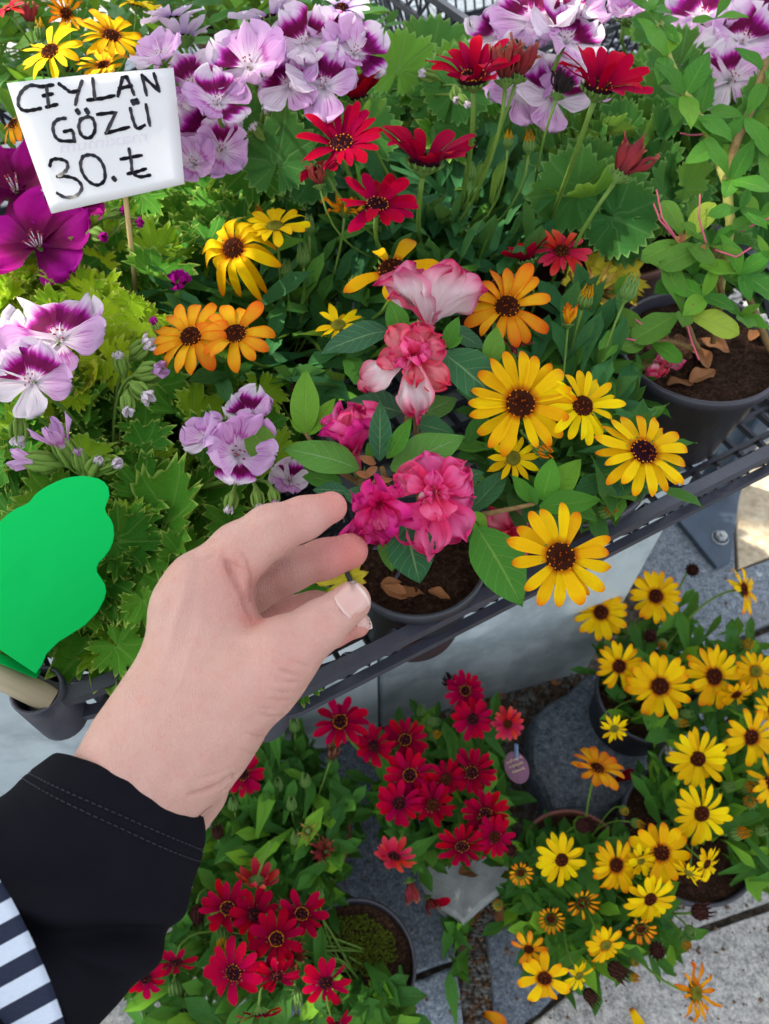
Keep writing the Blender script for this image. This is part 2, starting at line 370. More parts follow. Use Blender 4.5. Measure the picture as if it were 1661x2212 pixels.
# ------------------------------------------------------------------ crates
PLAST = NT('black_plastic'); _p = PLAST.obj(); _n = PLAST.noise(_p, 35, 6, .7); _n2 = PLAST.noise(_p, 260, 3)
PLAST.bump(_n2, .0005, .5)
PLAST = PLAST.fin(PLAST.mix(_n, (.016, .018, .026), (.070, .076, .105)), .42, .5)
def crate(label, corner, ang, Lx=.60, Wy=.37, top=.60, tubes=True, group='black plastic flower crates'):
    """corner is the front left corner seen from above; ang the direction of the long side"""
    H = top - LZ
    t = thing('plastic_crate', label, 'crate', (corner.x, corner.y, top - H), group)
    t.rotation_euler = (0, 0, ang)
    loc = lambda name, mb: link(name, mb.build(name, PLAST, False), t)
    def loop(z, w, th, ins, rr=.035):
        pts = []
        for cx, cy, a0 in ((Lx-rr, Wy-rr, 0), (rr, Wy-rr, 90), (rr, rr, 180), (Lx-rr, rr, 270)):
            for k in range(6): a = math.radians(a0 + k*18); pts.append((cx + rr*math.cos(a), cy + rr*math.sin(a)))
        mb = MB(); n = len(pts); V = []
        cx, cy = Lx/2, Wy/2
        for o, zz in ((0, z), (w, z), (w, z - th), (w*.7, z-th), (w*.7, z - .003), (0, z-.003)):
            for x, y in pts:
                dx, dy = x - cx, y - cy; l = math.hypot(dx, dy)
                ox = o*(1 if abs(x - cx) > cx - rr*1.01 else 0)*math.copysign(1, dx); oy = o*(1 if abs(y-cy) > cy - rr*1.01 else 0)*math.copysign(1, dy)
                V.append((x + ox - ins*math.copysign(1, dx), y + oy - ins*math.copysign(1, dy), zz))
        F = [(k*n+i, k*n+(i+1) % n, ((k+1) % 6)*n+(i+1) % n, ((k+1) % 6)*n+i) for k in range(6) for i in range(n)]
        return mb.add(V, [q[::-1] for q in F])
    INS = .036
    loc('rim', loop(H, .009, .009, .0)); loc('rail', loop(H-.036, .007, .007, .0)); loc('foot_rail', loop(.018, .004, .016, INS))
    # sloping walls of crossed bars
    bar = MB().box((0, 0, 0), (.0042, .0032, 1)).build('wall_bar', PLAST, False)
    def wb(a, b): link('wall_bar', bar, t, frame((Vector(a)+Vector(b))/2, (Vector(b)-Vector(a)).orthogonal(), (Vector(b)-Vector(a)), 1, 1, 1) @ Matrix.Diagonal((1, 1, (Vector(b)-Vector(a)).length, 1)))
    inn = lambda z: .0015 + (INS*(1 - z/(H-.036)) if z < H-.036 else 0)
    def side(L, n, P):
        for k in range(n):
            x0, x1 = .03 + (L-.06)*k/n, .03 + (L-.06)*(k+1)/n; xm = (x0+x1)/2
            if k % 2 == 0: wb(P(x0, H-.003), P(x0, H-.040))
            wb(P(x0, H-.004), P(x1, H-.038)); wb(P(x1, H-.0045), P(x0, H-.0385))
            wb(P(max(x0, INS+.01), .014), P(x0, H-.042)); wb(P(min(max(xm, INS+.01), L-INS-.01), .014), P(xm, H-.042))
    side(Lx, 15, lambda x, z: (x, inn(z), z)); side(Lx, 15, lambda x, z: (x, Wy - inn(z), z))
    side(Wy, 9, lambda y, z: (inn(z), y, z)); side(Wy, 9, lambda y, z: (Lx - inn(z), y, z))
    fl, fw = Lx - 2*INS, Wy - 2*INS
    fx = MB().box((0, 0, 0), (fl-.004, .004, .007)).build('floor_bar', PLAST, False); fy = MB().box((0, 0, 0), (.004, fw-.004, .006)).build('floor_bar', PLAST, False)
    for k in range(12): link('floor_bar', fx, t, Matrix.Translation((Lx/2, INS + .012 + (fw-.024)*k/11, .010)))
    for k in range(20): link('floor_bar', fy, t, Matrix.Translation((INS + .012 + (fl-.024)*k/19, Wy/2, .0085)))
    if tubes:
        v, f = lathe([(.0165, H-.045), (.0165, H+.004), (.0140, H+.004), (.0140, H-.045), (.0165, H-.045)], 24)
        post = mesh('corner_post', v, [q[::-1] for q in f] if False else f, PLAST)
        for x, y in ((.004, .004), (Lx-.004, .004), (.004, Wy-.004), (Lx-.004, Wy-.004)): link('corner_post', post, t, Matrix.Translation((x, y, 0)))
    return t
A0, A1 = W(655, 1462, .60), W(1600, 990, .60); CA = math.atan2(A1.y-A0.y, A1.x-A0.x); cd, cn = Vector((math.cos(CA), math.sin(CA), 0)), Vector((-math.sin(CA), math.cos(CA), 0))
crate('black lattice crate in front, holding the azalea and the yellow daisies', A0 - cd*.035, CA)
B0 = W(72, 1512, .60)
CB = CA - .10; cdb, cnb = Vector((math.cos(CB), math.sin(CB), 0)), Vector((-math.sin(CB), math.cos(CB), 0))
crate('black crate at the left whose corner socket holds the wooden stick', B0, CB, Lx=.24, Wy=.36)
crate('black crate behind the front row, under the mauve pelargoniums and lilac daisies', A0 - cd*.34 + cn*.43, CA, top=.61, Lx=.50)
crate('black crate behind the front row with its corner at the top edge of the view', W(1052, 62, .64), CA+.02, top=.64, Lx=.60, Wy=.35)

# ------------------------------------------------------------------ pots
BLACKP = plain('pot_black', (.035, .040, .052), .38, .5, .35, 25); GREYP = plain('pot_dark_grey', (.040, .040, .055), .42, .5, .35, 25)
TERRA = plain('pot_terracotta', (.20, .070, .055), .55, .4, .25, 25); BROWNP = plain('pot_brown', (.13, .05, .032), .5, .4, .25, 25)
def soil_mat():
    t = NT('soil'); p = t.obj(); n = t.noise(p, 280, 6, .75); n2 = t.noise(p, 60, 4)
    c = t.ramp(n, [(.35, (.010, .005, .003)), (.5, (.045, .022, .013)), (.64, (.13, .065, .038)), (.8, (.25, .15, .09))]); c = t.mix(t.math('MULTIPLY', n2, .5), c, (.03, .014, .008))
    t.bump(n, .004, 1.0); return t.fin(c, .95, .15)
SOIL = soil_mat()
def soil_disc(R, seed, amp=.004):
    V, F = [(0, 0, .002)], []; nr, na = 12, 36; r = np.random.RandomState(seed)
    for j in range(1, nr+1):
        for k in range(na):
            a = 2*math.pi*k/na; q = R*j/nr; V.append((q*math.cos(a), q*math.sin(a), r.uniform(-amp, amp)*.7 + amp*math.sin(k*.6+j+seed)*.4))
    F = [(0, 1+k, 1+(k+1) % na) for k in range(na)] + [(1+j*na+k, 1+(j+1)*na+k, 1+(j+1)*na+(k+1) % na, 1+j*na+(k+1) % na) for j in range(nr-1) for k in range(na)]
    return mesh('soil', V, F, SOIL)
def plant(name, label, px, py, rim, R, h, mat, group=None, cat='potted plant', soil_dz=.012, up=None):
    c = W(px, py, rim); t = thing(name, label, cat, (c.x, c.y, rim - h), group)
    r0 = R*.76; V, F = lathe([(.001, 0), (r0, 0), (R*.94, h*.88), (R*.96, h*.88), (R*.97, h*.90), (R, h*.90), (R*1.01, h*.985), (R*.995, h), (R*.955, h), (R*.945, h*.98), (R*.93, h*.86), (R*.74, h*.1), (.001, h*.1)], 56)
    link('pot', mesh('pot', V, F, mat), t)
    link('soil', soil_disc(R*.925, int(px), .0035), t, Matrix.Translation((0, 0, h - soil_dz)))
    t['_base'] = (c.x, c.y, rim - soil_dz)
    return t
# ------------------------------------------------------------------ flower and leaf meshes (shared between copies)
def blade(name, mat, L=1.0, w=.16, prof=None, nv=7, nu=4, z=None, end=.04, rag=None):
    """a leaf or petal lying along +X; prof(v) gives its half width, z(u, v) its height"""
    ts = [1-(1-i/nv)**1.35 for i in range(nv+1)]
    V, U = [], []
    for v in ts:
        for i in range(nu+1):
            u = i/nu*2-1; hw = w*prof(v)
            x = L*v - (u*u)*end*L*(1 if v > .6 else 0)*(v-.6)
            y = hw*u
            if rag: x *= 1 + rag(u)*v**3; y *= 1 + .10*rag(u*2+v*5)*v*abs(u)*4
            V.append((x, y, z(u, v) if z else 0)); U.append((i/nu, v))
    m = nu+1; F = [(j*m+i, (j+1)*m+i, (j+1)*m+i+1, j*m+i+1) for j in range(nv) for i in range(nu)]
    return mesh(name, V, F, mat, U)
def p_daisy(v): return (.42 + .58*min(1, v/.62)**.8) * (1 if v < .66 else math.sqrt(max(0.0, 1-((v-.66)/.36)**2)))
def p_point(v): return (.5 + .5*min(1, v/.5)) * (1 if v < .5 else max(0, 1-((v-.5)/.5)**1.7))
def p_oval(v): return max(.05, math.sin(math.pi*min(1, v*.96+.03))**.8)
def p_obov(v): return (.16+.84*min(1, v/.66)**1.15) * (1 if v < .7 else math.sqrt(max(0, 1-((v-.7)/.305)**2.2)))
def p_lance(v): return (.22+.78*math.sin(min(1, v/.68)*math.pi/2)**1.5) * (1 if v < .68 else max(0, 1-((v-.68)/.32)**1.8))
def p_ovate(v): return max(.04, math.sin(math.pi*min(1, (v*.97+.02))**.85)**.9)

YEL = petal_mat('petal_yellow', [(0, (.16, .025, .0)), (.10, (.58, .18, .0)), (.22, (.84, .50, .0)), (.76, (.88, .53, .0)), (.93, (.84, .34, .0)), (1, (.72, .18, .0))], streak=.22)
YELP = petal_mat('petal_pure_yellow', [(0, (.50, .22, .0)), (.12, (.84, .56, .0)), (.8, (.90, .64, .0)), (1, (.86, .46, .0))], streak=.2)
ORA = petal_mat('petal_orange', [(0, (.20, .03, .0)), (.12, (.70, .26, .0)), (.35, (.84, .42, .01)), (.70, (.82, .34, .01)), (.92, (.76, .20, .005)), (1, (.66, .12, .0))], streak=.22, edge=((.78, .20, .0), .30, 5.0))
REDM = petal_mat('petal_red', [(0, (.08, .002, .02)), (.15, (.24, .0, .030)), (.5, (.37, .0, .034)), (.9, (.44, .001, .034)), (1, (.50, .006, .040))], transl=.16, rough=.6, spec=.03, streak=.22, hvar=.015)
CRIM = petal_mat('petal_crimson', [(0, (.05, .001, .012)), (.18, (.16, .0, .014)), (.5, (.27, .0, .020)), (.9, (.36, .0, .022)), (1, (.44, .003, .028))], transl=.14, rough=.65, spec=.03, streak=.22, hvar=.015)
CORAL = petal_mat('petal_coral', [(0, (.22, .005, .03)), (.2, (.42, .008, .03)), (.6, (.52, .02, .035)), (1, (.60, .06, .06))], transl=.2, spec=.04, streak=.2)
RUST = petal_mat('petal_wilted_red', [(0, (.10, .02, .02)), (.4, (.28, .035, .03)), (.8, (.22, .03, .03)), (1, (.40, .14, .08))], transl=.1, rough=.7)
LILAC = petal_mat('petal_lilac', [(0, (.22, .10, .38)), (.12, (.46, .30, .60)), (.35, (.70, .55, .76)), (1, (.78, .66, .82))], transl=.3)
STRAW = petal_mat('petal_dried', [(0, (.20, .11, .02)), (.5, (.46, .30, .08)), (1, (.40, .20, .04))], transl=.1, rough=.8)
DEAD = petal_mat('petal_dead', [(0, (.05, .02, .015)), (.5, (.09, .035, .02)), (1, (.20, .09, .05))], transl=.0, rough=.9)
BLACK = petal_mat('petal_black', [(0, (.015, .012, .012)), (1, (.03, .02, .022))], transl=.0, rough=.8)

def daisy_petals(mat, prof=p_daisy, w=.192):
    r = random.Random(len(bpy.data.materials)); out = []
    for k in range(6):
        ph, cv, tw = r.uniform(0, 6), r.uniform(-.05, .10), r.uniform(-.05, .05)
        out.append(blade('petal', mat, 1, w*r.uniform(.9, 1.1), prof, 8, 4,
                         lambda u, v, ph=ph, cv=cv, tw=tw: .035*u*u*(1-v*.4) - .02*abs(math.sin(u*4.7))*(1-v)*.6 + cv*math.sin(v*2.6) - .10*v*v*v + tw*u*v + .012*math.sin(v*9+ph)))
    return out
def recurved(mat):
    return [blade('petal', mat, 1, .17, p_daisy, 9, 4, lambda u, v, k=k: .05*u*u - (1.1+.15*k)*max(0, v-.40)**1.5*1.9 + .10*v) for k in range(3)]
def shrivelled(mat):
    r = random.Random(3); out = []
    for k in range(5):
        a, b = r.uniform(5, 9), r.uniform(0, 6)
        out.append(blade('petal', mat, 1, .09, p_point, 9, 4, lambda u, v, a=a, b=b: .10*math.sin(v*a+b)*v + .05*u*math.sin(v*8+b) + .08*u*u))
    return out
PET = {k: daisy_petals(m) for k, m in dict(yellow=YEL, pure=YELP, orange=ORA, red=REDM, crimson=CRIM, coral=CORAL, lilac=LILAC).items()}
PET['point'] = daisy_petals(YELP, p_point, .15)
PET['recurved'] = recurved(YEL)
for k, m in dict(rust=RUST, straw=STRAW, dead=DEAD, black=BLACK).items(): PET[k] = shrivelled(m)
PET['worn'] = shrivelled(ORA)

GREEN = plain('stem_green', (.13, .24, .035), .55, .3, .2, 90, transl=.1)
STEMG = GREEN
CALYX = plain('calyx_green', (.10, .20, .04), .6, .3, .25, 120)
BROWN = plain('disc_brown', (.036, .009, .004), .8, .04, .4, 500)
DPURP = plain('disc_purple', (.020, .004, .008), .8, .04, .4, 500)
DGREEN = plain('disc_green', (.13, .13, .015), .8, .05, .35, 500)
POLLEN = plain('pollen_orange', (.78, .26, .004), .7, .1, .2, 400)
POLLEN2 = plain('pollen_rust', (.24, .045, .006), .8, .05, .3, 400)
def ico(r):
    a = r; return ([(a, 0, 0), (-a, 0, 0), (0, a, 0), (0, -a, 0), (0, 0, a*1.25), (0, 0, -a)], [(0, 2, 4), (2, 1, 4), (1, 3, 4), (3, 0, 4), (2, 0, 5), (1, 2, 5), (3, 1, 5), (0, 3, 5)])
def disc_mesh(name, dm, dots, rim, rd=.27, dome=.10, ndots=15, florets=85):
    """eye of a daisy: florets in a spiral over a dome, a rim of anthers, calyx below; the flower's radius is 1"""
    mb = MB(); r = random.Random(hash(name) % 1000 + 5)
    prof = [(rd*1.0, -.03), (rd*1.02, .02), (rd*.9, dome*.55), (rd*.55, dome*.9), (.001, dome)]
    v, f = lathe(prof, 16); mb.add(v, f, mi=0)
    for k in range(florets):
        q = math.sqrt((k+.5)/florets); a = k*2.39996
        rr = rd*.97*q; zz = dome*(1-q**2.4)+.012
        v, f = ico(rd*.085); v = np.array(v)*r.uniform(.8, 1.2) + (rr*math.cos(a), rr*math.sin(a), zz)
        mb.add(v, f, mi=2 if (r.random() < .12 and rim) else 0)
    for k in range(ndots if rim else 0):
        a = 2*math.pi*(k + r.uniform(-.25, .25))/ndots; rr = rd*r.uniform(.86, 1.0)
        c = np.array((rr*math.cos(a), rr*math.sin(a), dome*.45 + r.uniform(.0, .03)))
        v, f = ico(rd*r.uniform(.06, .10)); mb.add(np.array(v) + c, f, mi=1)
    v, f = lathe([(.30, -.02), (.27, -.08), (.20, -.17), (.09, -.24), (.035, -.30)], 14); mb.add(v, f, mi=3)
    for k in range(13):                                   # bracts
        a = 2*math.pi*k/13; v, f, _ = tube([(.26*math.cos(a), .26*math.sin(a), -.10), (.34*math.cos(a), .34*math.sin(a), -.03), (.37*math.cos(a), .37*math.sin(a), .03)], [.03, .03, .004], 5); mb.add(v, f, mi=3)
    return mb.build(name, [dm, dots, POLLEN2, CALYX])
DISC = dict(brown=disc_mesh('flower', BROWN, POLLEN, True, ndots=12), plainbrown=disc_mesh('flower', BROWN, POLLEN2, True, ndots=10),
            ring=disc_mesh('flower', DPURP, POLLEN, True, ndots=17), dark=disc_mesh('flower', DPURP, POLLEN2, True, ndots=9),
            pollen=disc_mesh('flower', DPURP, POLLEN, True, ndots=34), green=disc_mesh('flower', DGREEN, POLLEN, False, dome=.14),
            none=disc_mesh('flower', CALYX, POLLEN, False, rd=.20, dome=.05, florets=20))

def add_stem(plant, a, n, base, r=.0013, mat=None, bend=.06, name='stem'):
    """stem from the back of a flower at a (facing n) down to base"""
    a, n, base = Vector(a), Vector(n).normalized(), Vector(base)
    if n.z < .15: n = (n + Vector((0, 0, .6))).normalized()
    L = min(bend, (a-base).length*.6)
    pts = bez(a, a - n*L, base, 9)
    v, f, uv = tube(pts, [r*1.15]+[r]*8+[r*1.2], 6)
    link(name, mesh(name, v, f, mat or STEMG, uv), plant, Matrix(), True)
def daisy(plant, px, py, rp, z, kind='yellow', disc='brown', face=(0, .25, 1), n=15, elev=8, miss=(), seed=None, scale2=1.0, stem=True, base=None, d=None, spread=1.0, ds=1.0, double=False):
    """a daisy of plant centred at photo point (px, py), rp pixels in radius, at height z"""
    r = random.Random(seed if seed is not None else int(px*7 + py*13))
    c = WD(px, py, d) if d else W(px, py, z)
    R = rp/FPX*depth(c)
    nrm = cdir(face[0] + r.gauss(0, .10), face[1] + r.gauss(0, .10), face[2])
    elev += r.uniform(-5, 6); M = zframe(c, nrm, r.uniform(0, 6.28), R*r.uniform(.95, 1.04)); n = max(8, n + r.choice((-1, 0, 0, 1)) + (2 if kind in ('yellow', 'pure') and not miss else 0))
    fl = link('flower', DISC[disc], plant, M, True)
    off = r.uniform(0, 6.28)
    for k in range(n):
        a = off + 2*math.pi*(k + r.uniform(-.18, .18))/n
        if k in miss or r.random() < .035: continue
        e = math.radians(elev + r.uniform(-9, 9) - (9 if k % 2 else 0) + (r.uniform(-28, 26) if r.random() < .10 else 0)); L = (.80*r.uniform(.86, 1.07))*scale2*(.8 if r.random() < .05 else 1)
        m = Matrix.Rotation(a, 4, 'Z') @ Matrix.Translation((.21*ds, 0, .012 + .010*(k % 2))) @ Matrix.Rotation(-e, 4, 'Y') @ Matrix.Rotation(r.uniform(-.14, .14) + (r.uniform(-.6, .6) if r.random() < .08 else 0), 4, 'X') @ Matrix.Diagonal((L, L*r.uniform(.88, 1.14)*spread*15/max(n, 13), L*r.uniform(.6, 1.8), 1))
        link('petal', r.choice(PET[kind]), fl, m)
    if stem:
        b = base or plant['_base']
        bb = Vector(b) + Vector((r.uniform(-.018, .018), r.uniform(-.018, .018), 0))
        add_stem(plant, c - nrm*R*.26, nrm, bb, R*.05)
    return fl

def bud_mesh(name, tipmat, n=11, open_=0.0, body=None):
    mb = MB(); v, f = lathe([(.04, -1.0), (.30, -.72), (.56, -.30), (.60, .1), (.46, .55), (.12, .85), (.001, .9)], 12); mb.add(v, f, mi=0)
    for k in range(n):
        a = 2*math.pi*k/n; c, s = math.cos(a), math.sin(a)
        v, f, _ = tube([(.40*c, .40*s, -.62), (.64*c, .64*s, -.05), (.52*c, .52*s, .55), (.16*c, .16*s, .98)], [.07, .11, .09, .02], 5); mb.add(v, f, mi=0)
    for k in range(n):
        a = 2*math.pi*(k+.5)/n; c, s = math.cos(a), math.sin(a)
        v, f, _ = tube([(.40*c, .40*s, .3), ((.50+open_*.3)*c, (.50+open_*.3)*s, .75), ((.28+open_)*c, (.28+open_)*s, 1.05+.3*(k % 3))], [.11, .10, .03], 5); mb.add(v, f, mi=1)
    return mb.build(name, [body or CALYX, tipmat])
BUD = {k: bud_mesh('bud', m, 11, o, DEAD if k == 'dead' else None) for k, (m, o) in dict(green=(CALYX, 0), yellow=(YELP, 0), orange=(ORA, .1), brown=(RUST, .05), dead=(DEAD, .35)).items()}
def bud(plant, px, py, rp, z, kind='green', up=(0, 1, .5), base=None, len_=1.0, stem=True):
    c = W(px, py, z); R = rp/FPX*depth(c); n = cdir(*up)
    link('bud', BUD[kind], plant, zframe(c, n, rng.uniform(0, 6), R) @ Matrix.Diagonal((1, 1, len_, 1)), True)
    if stem:
        b = base or plant['_base']
        add_stem(plant, c - n*R*.9, n, Vector(b) + Vector((rng.uniform(-.02, .02), rng.uniform(-.02, .02), 0)), max(.0009, R*.11))
def wilted(plant, px, py, rp, z, kind='rust', up=(0, 1, .4), n=13, elev=66, stem=True, base=None):
    """a closed, fading flower: calyx with twisted petals folded up together"""
    r = random.Random(int(px*3+py)); c = W(px, py, z); R = rp/FPX*depth(c); nn = cdir(*up)
    fl = link('flower', DISC['none'], plant, zframe(c, nn, r.uniform(0, 6), R*.9), True)
    for k in range(n):
        a = 2*math.pi*(k+r.uniform(-.3, .3))/n; L = r.uniform(.85, 1.25)
        link('petal', r.choice(PET[kind]), fl, Matrix.Rotation(a, 4, 'Z') @ Matrix.Translation((.16, 0, 0)) @ Matrix.Rotation(-math.radians(elev+r.uniform(-16, 12)), 4, 'Y') @ Matrix.Rotation(r.uniform(-.8, .8), 4, 'X') @ Matrix.Diagonal((L, L*1.5, L, 1)))
    if stem:
        b = base or plant['_base']; add_stem(plant, c - nn*R*.27, nn, Vector(b) + Vector((r.uniform(-.02, .02), r.uniform(-.02, .02), 0)), R*.055)

# ---- leaves
DLEAF_M = leaf_mat('daisy_leaf', (.016, .078, .012), (.050, .165, .020), (.11, .27, .015), vein=(.10, .20, .06), rough=.5, veinamt=.35, spec=.22)
DLEAF_B = leaf_mat('daisy_leaf_bluish', (.014, .085, .026), (.042, .160, .040), (.09, .25, .02), vein=(.09, .19, .10), rough=.5, veinamt=.3, spec=.22)
DLEAF_Y = leaf_mat('daisy_leaf_fresh', (.022, .105, .012), (.065, .200, .020), (.14, .30, .015), vein=(.14, .24, .07), rough=.5, veinamt=.3, spec=.22)
PLEAF_M = leaf_mat('pelargonium_leaf', (.022, .120, .008), (.070, .225, .014), (.20, .34, .01), vein=(.17, .29, .06), kind='palmate', rough=.65, spec=.14, veinamt=.40, tip=(.30, .40, .08))
PLEAF_SUN = leaf_mat('pelargonium_leaf_sunlit', (.150, .290, .006), (.340, .450, .010), (.50, .52, .02), vein=(.30, .38, .06), kind='palmate', rough=.65, spec=.14, veinamt=.35, tip=(.42, .46, .10))  # leaf colour lightened and yellowed to carry the sunlight
PLEAF_B = leaf_mat('pelargonium_leaf_round', (.020, .098, .020), (.050, .170, .028), (.10, .23, .02), vein=(.11, .22, .07), kind='palmate', rough=.65, spec=.14, veinamt=.40, tip=(.15, .28, .08))
PLEAF_Y = leaf_mat('pelargonium_leaf_yellowed', (.50, .40, .02), (.58, .48, .04), None, vein=(.35, .35, .05), kind='palmate', rough=.65, spec=.2, tip=(.25, .12, .02))
ALEAF_M = leaf_mat('azalea_leaf', (.007, .062, .026), (.022, .115, .032), (.07, .20, .015), vein=(.17, .28, .12), rough=.34, spec=.32, veinamt=.75, transl=.14, bump=.0014)
ALEAF_G = leaf_mat('azalea_leaf_fresh', (.022, .130, .010), (.065, .220, .012), (.12, .28, .015), vein=(.19, .33, .06), rough=.38, spec=.28, veinamt=.5, transl=.2, bump=.0012)
ALEAF_O = leaf_mat('azalea_leaf_olive', (.045, .140, .012), (.110, .240, .018), (.26, .34, .03), vein=(.19, .28, .06), rough=.4, spec=.28, veinamt=.45, transl=.2)
BROWNLEAF = leaf_mat('dry_leaf', (.16, .055, .015), (.30, .12, .035), None, vein=(.36, .20, .08), rough=.6, transl=.05)

def daisy_leaves(mat):
    r = random.Random(11); out = []
    for k in range(6):
        nt = r.choice((0, 2, 3)); cv = r.uniform(-.25, .05); ph = r.uniform(0, 6); fold = r.uniform(.25, .6)
        def prof(v, nt=nt): return p_lance(v)*(1 + (.22*max(0, math.sin(v*nt*6.28-1.0)) if nt and v > .3 else 0))
        out.append(blade('leaf', mat, 1, .118, prof, 10, 4, lambda u, v, cv=cv, ph=ph, fold=fold: fold*.13*abs(u)*p_lance(v) + cv*v*v + .02*math.sin(v*7+ph)*u))
    return out
def p_spat(v): return (.10+.90*math.sin(min(1, v/.60)*math.pi/2)**1.6) * (1 if v < .62 else math.sqrt(max(0, 1-((v-.62)/.385)**2.4)))
def azalea_leaves(mat, prof=None):
    p_ovate = prof or globals()['p_ovate']
    r = random.Random(12); out = []
    for k in range(5):
        cv = r.uniform(-.28, .02); ph = r.uniform(0, 6); fd = r.uniform(.15, .45)
        out.append(blade('leaf', mat, 1, r.uniform(.19, .235), p_ovate, 12, 6, lambda u, v, cv=cv, ph=ph, fd=fd: fd*.2*abs(u)*p_ovate(v) + cv*v*v*.8 + .022*math.sin(v*11+ph)*u*u + .006*math.sin(v*44 - abs(u)*9)*(1-abs(u)*.5)))
    return out
def pel_leaves(mat, lobe=.22, serr=.10, ns=9, cup=.22, gap=.42, count=6, teeth=21):
    r = random.Random(int(lobe*1000+7)); out = []
    for k in range(count):
        na = teeth*4; V, U = [(0, 0, 0)], [(.5, 0)]; rings = (.28, .55, .78, .92, 1.0)
        ph1, ph2, cu, wv = r.uniform(0, 6), r.uniform(0, 6), cup*r.uniform(.2, 1.3), r.uniform(.05, .12)
        span = math.pi*2 - gap*r.uniform(.6, 1.4); lf = [r.uniform(.86, 1.1) for _ in range(7)]
        A = [(-.5 + i/na)*span for i in range(na+1)]
        for q in rings:
            for i, a in enumerate(A):
                t = i/na; li = min(6, int(t*7)); lc = (t*7) % 1
                R = .62*(1 + .16*math.cos(a)) * lf[li]**min(1, 4*lc*(1-lc))
                R *= 1 - lobe*(1-math.sin(math.pi*lc)**.7)*q**1.5
                if q > .9: R *= 1 + serr*((abs(((t*teeth) % 1)-.5)*2)*1.0 - .5)*(1 if q == 1.0 else .35)
                x, y = q*R*math.cos(a), q*R*math.sin(a)
                zz = cu*q*q*.6 - .05*q*(1-math.sin(math.pi*lc)) + wv*q*q*math.sin(3*a+ph1) + .04*q**3*math.sin(9*a+ph2)
                V.append((x, y, zz)); U.append((t, q))
        m = na+1; F = [(0, 1+i, 2+i) for i in range(na)]
        for j in range(len(rings)-1): F += [(1+j*m+i, 1+(j+1)*m+i, 2+(j+1)*m+i, 2+j*m+i) for i in range(na)]
        out.append(mesh('leaf', V, F, mat, U))
    return out
LEAF = dict(daisy=daisy_leaves(DLEAF_M), daisyb=daisy_leaves(DLEAF_B), daisyf=daisy_leaves(DLEAF_Y),
            azalea=azalea_leaves(ALEAF_M), azaleaf=azalea_leaves(ALEAF_G), azaleao=azalea_leaves(ALEAF_O), brown=azalea_leaves(BROWNLEAF), spatf=azalea_leaves(ALEAF_G, p_spat), spato=azalea_leaves(ALEAF_O, p_spat), spat=azalea_leaves(ALEAF_M, p_spat),
            pel=pel_leaves(PLEAF_M, .42, .24, cup=.35, teeth=24), pelsun=pel_leaves(PLEAF_SUN, .42, .24, cup=.4, teeth=24), pelb=pel_leaves(PLEAF_B, .12, .16, cup=.12, gap=.3, teeth=26), pely=pel_leaves(PLEAF_Y, .35, .22, count=2, teeth=22))
def put_leaf(plant, kind, loc, axis, nrm, size, wide=1.0, name='leaf', r=rng):
    return link(name, r.choice(LEAF[kind]), plant, frame(loc, axis, nrm, size, size*wide, size), True)
def scatter(plant, kind, n, poly, z0, z1, size, seed=1, up=.75, out=.5, flat=.5, mixk=None, avoid=None):
    """leaves of a plant over the area of the photograph that it covers, between two heights"""
    r = random.Random(seed); b = Vector(plant['_base'])
    for i in range(n):
        x, y = sample(poly, r); z = r.uniform(z0, z1); p = W(x, y, z)
        if avoid and avoid(x, y): continue
        rad = (p - b); rad.z = 0; rad = rad.normalized() if rad.length > 1e-4 else Vector((1, 0, 0))
        rnd_ = Vector((r.gauss(0, 1), r.gauss(0, 1), 0)).normalized()
        h = (rad*out + rnd_*(1-out)); h = h.normalized() if h.length > 1e-3 else rnd_
        s = r.uniform(*size); k = kind if not mixk or r.random() > mixk[1] else mixk[0]
        if kind.startswith('pel'):
            nv = (Vector((0, 0, 1))*up + h*r.uniform(0, .55) + Vector((r.gauss(0, .3), r.gauss(0, .3) - .25, 0))).normalized()
            ax = h - nv*h.dot(nv)
            q = p - ax.normalized()*s*.1
            put_leaf(plant, k, q, ax, nv, s, r=r)
        else:
            t = r.uniform(0, up); ax = (h*(1-t) + Vector((0, 0, t))).normalized()
            nv = Vector((0, 0, 1)) - h*t*1.2 + Vector((r.gauss(0, flat*.5), r.gauss(0, flat*.5), 0))
            put_leaf(plant, k, p - ax*s*.5, ax, nv, s, r.uniform(.85, 1.25), r=r)
def undergrowth(plant, kind, n, poly, z0, z1, size, seed=5, name='foliage'):
    """the leaves deeper inside the plant, too hidden to pick apart: one mesh"""
    r = random.Random(seed); V, F, U, c = [], [], [], 0; src = []
    for me in LEAF[kind][:3]:
        v = np.empty(len(me.vertices)*3); me.vertices.foreach_get('co', v)
        uvs = np.zeros((len(me.vertices), 2))
        for l, d in zip(me.loops, me.uv_layers[0].data): uvs[l.vertex_index] = d.uv
        src.append((v.reshape(-1, 3), [tuple(p.vertices) for p in me.polygons], uvs))
    for i in range(n):
        x, y = sample(poly, r); p = W(x, y, r.uniform(z0, z1)); s = r.uniform(*size)
        a = r.uniform(0, 6.28); t = r.uniform(0, .8); h = Vector((math.cos(a), math.sin(a), 0))
        ax = h*(1-t) + Vector((0, 0, t)); m = frame(p, ax, Vector((r.gauss(0, .4), r.gauss(0, .4), 1)), s)
        v, f, u = r.choice(src); mm = np.array(m)
        V.append(v @ mm[:3, :3].T + mm[:3, 3]); F += [tuple(q+c for q in g) for g in f]; U.append(u); c += len(v)
    o = link(name, mesh(name, np.vstack(V), F, LEAF[kind][0].materials[0], np.vstack(U)), plant, Matrix(), True)
    o['kind'] = 'stuff'; return o

